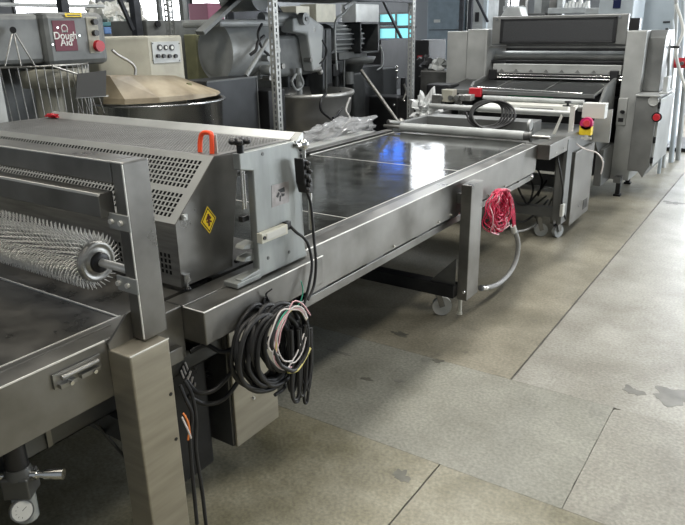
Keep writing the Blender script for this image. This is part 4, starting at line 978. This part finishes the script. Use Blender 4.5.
for px0, px1 in ((76,82),(84,90),(92,97),(99,104)):
    b.cyl(at(px0, 98.5-px0*.01, x=XM+.14), at(px1, 113, x=XM+.12), .005, seg=6)
b.cyl(at(75,98,x=XM+.14), at(108,96,x=XM+.14), .005, seg=6).build('chute_wires', STEEL_L, mx)
MB().cyl(at(52,66,x=XM+.14), at(77,74,x=XM+.15), .006, seg=6).build('chute_stay', STEEL_L, mx)
o = MB().box(-3.42, -3.40, at(0,90,x=-3.4).y-.3, at(3,90,x=-3.4).y, .0, at(0,70,x=-3.4).z).build('grey_plate', GREYPL, None, .002); tag(o, 'pale slotted plate edge at the very left, below the mixer head', 'plate')
rg2 = crumple('red_rag', -3.13, 2.03, 1.305, .045, .02, .012, REDP, 5, seg=20); tag(rg2, 'small red rag lying at the back left of the guard hood', 'rag')
# light fixtures seen behind top left
o = MB().box(-6.5, -6.3, 3.1, 4.9, 1.95, 1.98).build('pale_shelf', GREYPL, None, .005); tag(o, 'long pale shelf edge above the grey mixer head at the top left', 'shelf')

# --- cream spiral mixer
XS = -3.75
sm = thing('dough_mixer', 'cream spiral mixer with beige bowl hood and steel bowl behind the guard hood', 'mixer', (XS-.5, 3.3, 0))
yl_, yr_ = at(112, 60, x=XS-.15).y, at(184, 60, x=XS-.15).y; zt_, zb_ = at(150, 36, x=XS-.15).z, at(150, 78, x=XS-.15).z
MB().prism([(XS-.75, yl_),(XS-.30, yl_),(XS-.15, at(150,60,x=XS-.15).y),(XS-.15, yr_),(XS-.75, yr_)], 'z', .55, zt_).build('housing', CREAM, sm, .015)
MB().box(XS-.95, XS-.35, yl_+.05, yr_-.02, 0, .75).build('base', CREAM, sm, .02)
c0_, c1_ = at(151, 42, x=XS-.148), at(180.5, 62, x=XS-.148)
cpn = MB().box(XS-.150, XS-.142, c0_.y, c1_.y, at(165,63,x=XS-.148).z, at(165,41.5,x=XS-.148).z).build('control_panel', GREYPL, sm, .002)
for px, py, r in ((159.5,47.5,.022),(165.5,47.5,.018),(171.5,47.5,.022)):
    q = at(px, py, x=XS-.142); MB().cyl(q, q+Vector((.008,0,0)), r, seg=18).build('dial', BLACKP, cpn); MB().cyl(q+Vector((.008,0,0)), q+Vector((.010,0,0)), r*.55, seg=14).build('dial_face', PAPERB, cpn)
for px in (157.5, 163, 169, 175):
    q = at(px, 56, x=XS-.142); MB().cyl(q, q+Vector((.018,0,0)), .014, seg=14).build('push_button', BLACKP, cpn)
for px, py in ((152.5,43.5),(179,43.5),(153,60.5),(179.5,60.5)):
    q = at(px, py, x=XS-.142); MB().cyl(q, q+Vector((.003,0,0)), .005, seg=8).build('screw', BLACKP, cpn)
MB().tube([at(112,50,x=XS-.1), at(118,55,x=XS-.1), at(130,62,x=XS-.1), at(135,68,x=XS-.1), at(135,75,x=XS-.1)], .010).build('support_bar', STEEL_L, sm)
# hood: low sloping shell over round bowl
bc0 = at(171, 103, x=XS+.05)
rb = (at(223,100,x=XS+.05).y-at(120,102,x=XS+.05).y)/2
bcx, bcy, bz = XS-.02, bc0.y, bc0.z+.035
hv_ = MB(); N_ = 11; ring = []
hz = at(160, 74, x=XS-.1).z - bz
vs = []
for i in range(N_):
    t = 2*math.pi*i/N_; vs.append((bcx+rb*1.02*math.cos(t)*.62, bcy+rb*1.02*math.sin(t), bz+.0))
for i in range(N_):
    t = 2*math.pi*i/N_; vs.append((bcx+rb*1.0*math.cos(t)*.62, bcy+rb*1.0*math.sin(t), bz+.035-(.02 if math.sin(t) > 0 else 0)))
for i in range(N_):
    t = 2*math.pi*i/N_; vs.append((bcx-.12+rb*.40*math.cos(t)*.7, bcy-.10+rb*.66*math.sin(t), bz+hz-.02*math.sin(t)))
fs = [(i, (i+1) % N_, N_+(i+1) % N_, N_+i) for i in range(N_)]+[(N_+i, N_+(i+1) % N_, 2*N_+(i+1) % N_, 2*N_+i) for i in range(N_)]+[tuple(range(2*N_, 3*N_))]
hv_.add(vs, fs, False); hv_.build('bowl_hood', BEIGE, sm, .004)
q = at(189, 84.5, x=bcx+.12); MB().cyl((q.x,q.y,q.z-.02),(q.x,q.y,q.z+.012), .02, seg=14).build('hood_knob', OLIVE, sm)
MB().lathe([(.001,-.42),(rb*.78,-.42),(rb*.90,-.36),(rb*.93,-.02),(rb*.98,-.012),(rb*.98,0),(rb*.93,0),(rb*.90,-.05)], (bcx-rb*.1, bcy, bz-.012), (0,0,1), 44).build('bowl', mat('steel_bowl', (.40,.41,.42), .26, .95, 3, .15), sm)
# grey cabinet and olive box behind
g1 = thing('grey_cabinet', 'plain grey cabinet behind the cream mixer under the bright windows', 'cabinet', (-5.3, 4.6, 0))
xbox('cabinet_body', GREYP, 146, 20, 216, 90, -5.0, .5, g1, zmin=0)
q = at(157,24,x=-4.99); MB().cyl(q, q+Vector((.02,0,0)), .03, seg=12).build('cabinet_knob', BLACKP, g1)
g2 = xbox('olive_box', OLIVE, 195, 34, 232, 80, -4.85, .2, None, zmin=.8); tag(g2, 'olive green panel box between the grey post and the drum shaped mixer body', 'box')

# --- large grey mixer (drum body, arm, bowl)
XG = -3.95
gm_ = thing('dough_mixer', 'heavy grey mixer with drum shaped body, lifting arm and steel bowl behind the rack post', 'mixer', (XG-.6, 4.9, 0))
q = at(222, 52, x=XG-.2); q2 = at(262, 52, x=XG-.2)
MB().cyl((XG-.30, q.y+.02, q.z), (XG-.22, q2.y-.02, q.z), .25, .25, 40).build('motor_drum', GREYPL, gm_)
MB().cyl((XG-.24, q2.y-.05, q.z-.01), (XG-.17, q2.y+.03, q.z-.01), .225, .21, 40).build('drum_cover', GREYPL, gm_)
MB().lathe([(.001,-.06),(.14,-.055),(.20,-.045),(.24,-.02),(.245,0),(.001,0)], (XG-.30, q.y+.06, q.z), (0.08,1,0), 36).build('drum_end', GREYPL, gm_)
MB().box(XG-.5, XG-.05, at(225,30,x=XG).y, at(300,30,x=XG).y, q.z+.20, q.z+.26).build('top_beam', GREYPL, gm_, .02)
# vertical arm
a1, a2 = at(299, 22, x=XG+.02), at(314, 62, x=XG+.02)
MB().prism([(at(289,20,x=XG).y,at(289,18,x=XG).z),(at(306,16,x=XG).y,at(306,16,x=XG).z),(at(320,26,x=XG).y,at(320,26,x=XG).z),(at(318,68,x=XG).y,at(318,66,x=XG).z),(at(309,72,x=XG).y,at(309,72,x=XG).z),(at(303,32,x=XG).y,at(303,34,x=XG).z),(at(289,32,x=XG).y,at(289,32,x=XG).z)], 'x', XG-.10, XG+.05).build('lifting_arm', mat('pale_grey_enamel', (.46,.48,.47), .4), gm_, .02)
q = at(302, 19, x=XG+.05); MB().cyl(q-Vector((.02,0,0)), q+Vector((.05,0,0)), .055, seg=22).build('arm_hub', GREYPL, gm_); MB().cyl(q+Vector((.05,0,0)), q+Vector((.06,0,0)), .02, seg=14).build('hub_cap', STEEL_D, gm_)
MB().cyl((XG-.10, at(270,16,x=XG).y, at(280,18,x=XG).z), (XG-.06, at(300,18,x=XG).y, at(295,18,x=XG).z), .05, seg=20).build('cross_shaft', GREYPL, gm_)
MB().box(XG-.25, XG-.06, at(262,60,x=XG).y, at(320,60,x=XG).y, at(300,76,x=XG).z, at(300,35,x=XG).z).build('gear_housing', GREYP, gm_, .03)
q = at(316, 69, x=XG+.02); MB().cyl(q-Vector((0,.06,0)), q+Vector((0,.06,0)), .03, seg=14).sphere(q+Vector((0,.07,-.03)), .03, 10).build('clamp_handle', STEEL_L, gm_)
MB().cyl(at(268,70,x=XG+.02)-Vector((.06,0,0)), at(268,70,x=XG+.02)+Vector((.05,0,0)), .045, seg=18).cyl(at(266,58,x=XG+.02)-Vector((.06,0,0)), at(266,58,x=XG+.02)+Vector((.04,0,0)), .03, seg=14).build('pivot_boss', GREYPL, gm_)
MB().cyl(at(246,76,x=XG+.08), at(268,40,x=XG+.08), .02, seg=12).build('slanting_rod', GREYPL, gm_)
MB().tube([at(250,55,x=XG+.05), at(256,50,x=XG+.08), at(258,42,x=XG+.08), at(264,36,x=XG+.06)], .014).tube([at(262,24,x=XG+.05), at(258,34,x=XG+.08), at(262,48,x=XG+.08), at(270,56,x=XG+.05)], .012).build('hydraulic_hose', RUBBER, gm_)
# agitator and bowl
bq = at(313, 93, x=XG+.05); rbw = (at(342,93,x=XG+.05).y-at(286,93,x=XG+.05).y)/2
bwx = XG-.05; bwy, bwz = bq.y, bq.z
MB().cyl((bwx+.05, at(299,80,x=XG).y, bwz-.05), (bwx+.05, at(299,80,x=XG).y, at(299,68,x=XG).z), .028, seg=14).build('agitator_shaft', GREYPL, gm_)
MB().lathe([(.001,-.42),(rbw*.55,-.42),(rbw*.82,-.34),(rbw*.97,-.18),(rbw*1.0,-.03),(rbw*1.04,-.02),(rbw*1.06,0),(rbw*1.04,.02),(rbw*.97,.02),(rbw*.93,-.1)], (bwx, bwy, bwz), (0,0,1), 44).build('bowl', mat('dull_steel_bowl', (.40,.40,.385), .36, .7, 4, .2), gm_)
hx = bwx+rbw*1.0
MB().tube([at(326,94,x=hx), at(321,100,x=hx+.03), at(321,110,x=hx+.03), at(328,117,x=hx+.03), at(334,122,x=hx+.02), at(334,130,x=hx-.01)], .012).tube([at(340,92,x=hx-.05), at(345,100,x=hx-.04), at(338,114,x=hx), at(333,118,x=hx+.02)], .012).build('bowl_handle', BLACKP, gm_)
MB().box(bwx-.25, bwx+.1, bwy-.12, bwy+.2, 0, bwz-.40).build('bowl_support', MIXD, gm_, .02)
# dark casting of column with ribbed motor
a_, b_ = at(322, 28, x=XG-.3), at(352, 28, x=XG-.3)
MB().box(XG-.9, XG-.42, at(296,40,x=XG-.3).y, at(348,40,x=XG-.3).y, 0, at(330,26,x=XG-.3).z).build('main_column', MIXD, gm_, .03)
MB().box(XG-.3, XG-.1, at(322,40,x=XG-.1).y, at(332,40,x=XG-.1).y, .5, at(330,28,x=XG-.1).z).box(XG-.3, XG-.12, at(338,40,x=XG-.1).y, at(346,40,x=XG-.1).y, .4, at(340,60,x=XG-.1).z).build('column_rib', MIXD, gm_, .02)
for px, py, w in ((316,38,.045),(337,70,.06),(330,88,.05)):
    q = at(px, py, x=XG-.09); MB().box(q.x-.2, q.x, q.y-w, q.y+w, q.z-w, q.z+w).build('dark_recess', BLACKP, gm_, .004)
rm = gm_
y0_, y1_ = at(336, 38, x=XG-.1).y, at(362, 38, x=XG-.1).y; zc = at(350, 39, x=XG-.1).z; rr_ = .5*(at(350,23,x=XG-.1).z-at(350,54,x=XG-.1).z)
mb_ = MB().cyl((XG-.25, y0_, zc), (XG-.25, y1_+.05, zc), rr_*.86, seg=32)
mb_.build('motor_body', GREYP, rm)
mb_ = MB()
for i in range(18):
    t = 2*math.pi*i/18; c = Vector((math.cos(t), 0, math.sin(t))); p = Vector((XG-.25, y0_, zc))+c*rr_*.9
    mb_.bar(p, p+Vector((0, y1_-y0_+.05, 0)), .012, rr_*.22, c)
mb_.build('cooling_fins', GREYPL, rm)
MB().cyl((XG-.25, y0_-.04, zc), (XG-.25, y0_, zc), rr_*.7, rr_, 32).build('end_bell', GREYP, rm)
yb0, yb1 = at(362, 38, x=XG).y, at(381, 38, x=XG).y; zz0, zz1 = at(371, 53, x=XG).z, at(371, 22, x=XG).z
MB().box(XG-.3, XG-.02, yb0, yb0+.02, zz0, zz1).box(XG-.3, XG-.02, yb1-.03, yb1, zz0, zz1).box(XG-.3, XG-.02, yb0, yb1, zz1-.02, zz1).box(XG-.3, XG-.02, yb0, yb1, zz0, zz0+.02).box(XG-.3, XG-.28, yb0, yb1, zz0, zz1).build('terminal_box', MIXD, rm, .003)
MB().box(XG-.28, XG-.2, yb0+.1, yb0+.2, zz0+.08, zz0+.16).build('terminal_block', OLIVE, rm)
MB().box(XG-.35, XG-.1, y0_+.05, y1_+.1, zz0-.05, zz0+.02).lathe([(.001,-.17),(.10,-.17),(.14,-.08),(.24,-.06),(.27,0),(.001,0)], (XG-.22, at(353,60,x=XG-.2).y, zz0-.04), (0,0,1), 24).build('motor_flange', GREYP, rm)
MB().box(XG-.35, XG-.1, at(346,70,x=XG-.2).y, at(358,70,x=XG-.2).y, .15, zz0-.2).build('motor_pedestal', MIXD, rm, .02)
MB().cyl((XG-.05,at(352,80,x=XG).y,at(352,84,x=XG).z),(XG-.05,at(352,80,x=XG).y,at(352,72,x=XG).z), .06, seg=18).build('oil_cup', GREYP, rm)
o = MB().tube([at(352,2,x=XG+.1), at(345,12,x=XG+.15), at(336,20,x=XG+.15), at(335,40,x=XG+.15), at(337,70,x=XG+.15)], .010).build('hanging_cord', GREYPL, gm_)
o = MB().tube([at(380,45,x=XG+.1), at(383,55,x=XG+.1), at(382,66,x=XG+.1), at(377,70,x=XG+.1)], .008).build('hanging_cord', GREYPL, gm_)
# bin in front
bn = thing('steel_bin', 'square dark grey sheet steel bin left of the first rack post', 'bin', (-3.7, 4.1, 0))
yA, yB = at(206,80,x=-3.85).y, at(257,80,x=-3.85).y; zt_ = at(230,79,x=-3.85).z
MB().box(-4.15, -3.85, yA, yB, 0, zt_).build('bin_body', GREYBIN, bn, .006)
MB().box(-3.85, -3.844, yB-.012, yB, 0, zt_).box(-3.855, -3.84, yA, yB, zt_-.01, zt_+.004).build('bin_edge', GREYP, bn)
b4 = MB().box(-4.0, -3.75, yB+.02, at(285,90,x=-3.75).y, 0, at(275,90,x=-3.75).z).build('steel_bin', DARK, None, .01); tag(b4, 'low black bin directly behind the first rack post beside the mixer bowl', 'bin')
# dark cabinets between motor and rack post 2
dc = thing('dark_cabinet', 'dark cabinet with two doors below the teal window, behind the slanting pole', 'cabinet', (-4.6, 7.2, 0))
xbox('cabinet_body', GREYBIN, 358, 66, 383, 112, -4.3, .4, dc, zmin=0)
xbox('upper_cabinet', DARK, 381, 39, 411, 68, -4.6, .4, dc, zmin=.9)
xbox('side_cabinet', mat('charcoal_paint', (.05,.055,.06), .5), 383, 68, 397, 112, -4.35, .4, dc, zmin=0)
mc2 = thing('machine_part', 'small dark machine with bright fittings beside the second rack post', 'machine', (-4.0, 7.2, 0))
MB().box(-4.3, -3.9, at(398,90,x=-3.9).y, at(410,90,x=-3.9).y, 0, at(404,96,x=-3.9).z).cyl((-3.95, at(403,90,x=-3.95).y, .6), (-3.95, at(403,90,x=-3.95).y, at(403,78,x=-3.95).z), .03).build('machine_body', DARK, mc2, .02)
for px, py in ((397,67),(397,71),(397,78),(404,101),(394,105)):
    q = at(px, py, x=-3.9); MB().sphere(q, .018, 8).build('fitting', CHROME, mc2)
MB().tube([at(404,84,x=-3.88), at(406,92,x=-3.86), at(403,100,x=-3.88)], .012).build('pipe_bend', STEEL_L, mc2)
# objects on the rack shelf / behind at the top
for i, (x0, y0, x1, y1, m, lb) in enumerate(((296,6,310,22,CREAM,'cream box on the far shelf right of the first rack post'),(316,4,336,20,CREAM,'second cream box on the far shelf left of the pale cord'),(356,4,379,14,GUARD,'pale shiny parts box on the far shelf above the terminal box'))):
    o = xbox('storage_box', m, x0, y0, x1, y1, -6.2, .3, None, zmin=at(330,22.5,x=-6.2).z); tag(o, lb, 'box')
o = MB().box(-6.6, -5.9, at(285,22,x=-6.2).y, at(382,22,x=-6.2).y, at(330,23,x=-6.2).z-.05, at(330,22.5,x=-6.2).z).build('far_shelf', RACKD); tag(o, 'dark far shelf carrying pale boxes above the heavy mixer', 'shelf')
fr = thing('motor_drum', 'round grey drum hanging at the top left of the first rack post', 'drum', at(252,0,x=-4.3)); q = at(252, -4, x=-4.3); MB().cyl(q-Vector((.3,0,0)), q+Vector((.1,0,0)), .13, seg=28).build('drum_body', GREYPL, fr)
o = xbox('black_cabinet', RACKD, 232, -12, 268, 26, -5.3, .1, None, zmin=0); tag(o, 'tall black cabinet behind the round drum, left of the first rack post', 'cabinet')
o = xbox('pink_crate', mat('dull_pink_plastic', (.35,.12,.18), .6), 207, 3, 224, 13, -9.5, .5, None, zmin=0); tag(o, 'dull pink and grey stack against the bright window at the top left', 'crate')
# clutter between the sign mixer and the cream mixer: teal and blue tubs on a stand
st = thing('storage_rack', 'distant shelf stand with a teal rail and pale bundles behind the maroon-signed mixer', 'shelf', (-6.5, 4.2, 0))
xbox('teal_rail', mat('teal_paint', (.05,.16,.17), .5), 97, 22, 142, 26, -6.5, .1, st)
xbox('stand_body', GREYP, 100, 30, 142, 40, -6.6, .4, st, zmin=0)
xbox('teal_bin', mat('blue_plastic', (.10,.20,.42), .4), 104, 27, 112, 34, -6.45, .2, st)
for i in range(9):
    q = at(98+i*4.6, 14+((i*5) % 7), x=-6.7); o = crumple('plastic_bundle', q.x, q.y, q.z, .14, .12, .12, WHITEP, i*3.1, seg=16, amp=.9); tag(o, 'pale crumpled bundle on the distant shelf behind the maroon-signed mixer', 'bundle', 'pale bundles on the distant shelf')

# extra fittings on the heavy mixer and other background machines
for (px, py, r) in ((312,30,.02),(309,60,.022),(276,50,.03),(281,66,.025),(268,78,.02),(320,60,.018)):
    q = at(px, py, x=XG+.02); MB().cyl(q-Vector((.05,0,0)), q+Vector((.03,0,0)), r, seg=12).build('machine_bolt', STEEL_L, gm_)
MB().tube([at(296,74,x=XG+.06), at(292,82,x=XG+.06), at(297,90,x=XG+.03), at(303,84,x=XG+.03), at(300,74,x=XG+.06)], .012).build('agitator_hook', GREYPL, gm_)
MB().tube([at(322,40,x=XG+.05), at(327,50,x=XG+.06), at(324,60,x=XG+.06), at(318,64,x=XG+.04)], .010).build('hydraulic_hose', RUBBER, gm_)
MB().box(XG-.34, XG-.30, at(308,90,x=XG-.3).y, at(350,90,x=XG-.3).y, at(330,50,x=XG-.3).z, at(330,46,x=XG-.3).z).build('column_seam', BLACKP, gm_)
for (a, b) in (((326,30),(326,104)),((344,60),(344,108))):
    MB().cyl(at(*a, x=XG-.06), at(*b, x=XG-.06), .012, seg=10).build('vertical_conduit', GREYP, gm_)
o = MB().tube([at(340,128,x=-3.22), at(350,120,x=-3.2), at(346,110,x=-3.25), at(350,98,x=-3.3)], .010).build('grey_hose', GREYHOSE); tag(o, 'short grey hose rising behind the plastic film beside the mixer bowl', 'hose')
# crate of scrap beside the sheeter's left column
for i, (px, py, m) in enumerate(((432,74,STEEL_D),(438,66,GREYPL),(441,78,DARK),(426,62,DARK))):
    o = crumple('metal_scrap', *at(px, py, y=7.5), .10, .08, .08, m, 20+i, seg=14, amp=1.0)
    tag(o, ('dark scrap lump on the floor clutter left of the bakery machine column','pale scrap lump leaning beside the left machine column','black scrap lump at the foot of the left machine column','black scrap lump right of the dark cabinet recess')[i], 'scrap')

# ================================================================ LIGHTS
def area(name, loc, rot, sx, sy, power, col=(1,1,1)):
    l = bpy.data.lights.new(name, 'AREA'); l.shape = 'RECTANGLE'; l.size = sx; l.size_y = sy; l.energy = power; l.color = col
    o = bpy.data.objects.new(name, l); o.location = loc; o.rotation_euler = rot; C.objects.link(o); return o
# fluorescent fittings (housing + lamp)
def fitting(x, y, power, col, label, L_=1.5):
    t = thing('ceiling_light', label, 'light', (x, y, 4.3))
    MB().box(x-.16, x+.16, y-L_/2, y+L_/2, 4.32, 4.40).build('housing', WHITEP, t, .01)
    for k in (-.07, .07): MB().cyl((x+k, y-L_/2+.03, 4.30), (x+k, y+L_/2-.03, 4.30), .016, seg=12).build('fluorescent_tube', mat('lit_tube', (1,1,.97), .5, emit=8), t)
    for yy in (-L_/3, L_/3): MB().cyl((x, y+yy, 4.40), (x, y+yy, 5.5), .005, seg=6).build('hanging_rod', STEEL_D, t)
    area('fluorescent_lamp', (x, y, 4.26), (0,0,0), .5, L_, power, col)
fitting(-2.2, 1.2, 63, (1,.95,.85), 'twin tube ceiling light above the spiked roller')
fitting(0.4, 1.0, 63, (1,.94,.82), 'twin tube ceiling light above the near aisle')
fitting(-2.2, 5.2, 105, (1,.98,.93), 'twin tube ceiling light above the long table')
fitting(-4.6, 4.0, 51, (1,.98,.93), 'twin tube ceiling light above the mixers')
fitting(0.4, 5.5, 51, (1,.97,.92), 'twin tube ceiling light above the aisle joint')
fitting(-4.2, 9.0, 76, (.95,.98,1), 'twin tube ceiling light above the blue-grey cabinets')
fitting(0.2, 10.5, 76, (.95,.98,1), 'twin tube ceiling light beyond the pale cabinet')
# daylight through the open loading door at far right
area('loading_door_daylight', (5.5, 10.0, 2.0), (0, R(90), R(12)), 3.6, 5.0, 400, (.88,.94,1))
area('rear_door_daylight', (0.5, 14.8, 2.2), (R(90), 0, 0), 4.0, 3.4, 260, (.88,.94,1)).rotation_euler = (R(-90), 0, 0)
area('left_window_daylight', (-13.8, 10.5, 2.4), (0, R(-90), 0), 2.2, 6.0, 200, (.9,.95,1))
W_ = bpy.data.worlds.new('world'); bpy.context.scene.world = W_; W_.use_nodes = True
W_.node_tree.nodes['Background'].inputs[0].default_value = (.75,.82,.9,1); W_.node_tree.nodes['Background'].inputs[1].default_value = .28

# ================================================================ CAMERA
cam = bpy.data.cameras.new('camera'); co_ = bpy.data.objects.new('camera', cam); C.objects.link(co_)
cam.sensor_fit = 'HORIZONTAL'; cam.sensor_width = 36; cam.lens = F_PX/685*36; cam.clip_start = .05
M = Matrix((rt, up, -fw)).transposed().to_4x4(); M.translation = EYE
co_.matrix_world = M
S = bpy.context.scene; S.camera = co_
S.view_settings.view_transform = 'Standard'; S.view_settings.look = 'None'; S.view_settings.gamma = 1; S.view_settings.exposure = 0.22; S.view_settings.use_curve_mapping = False
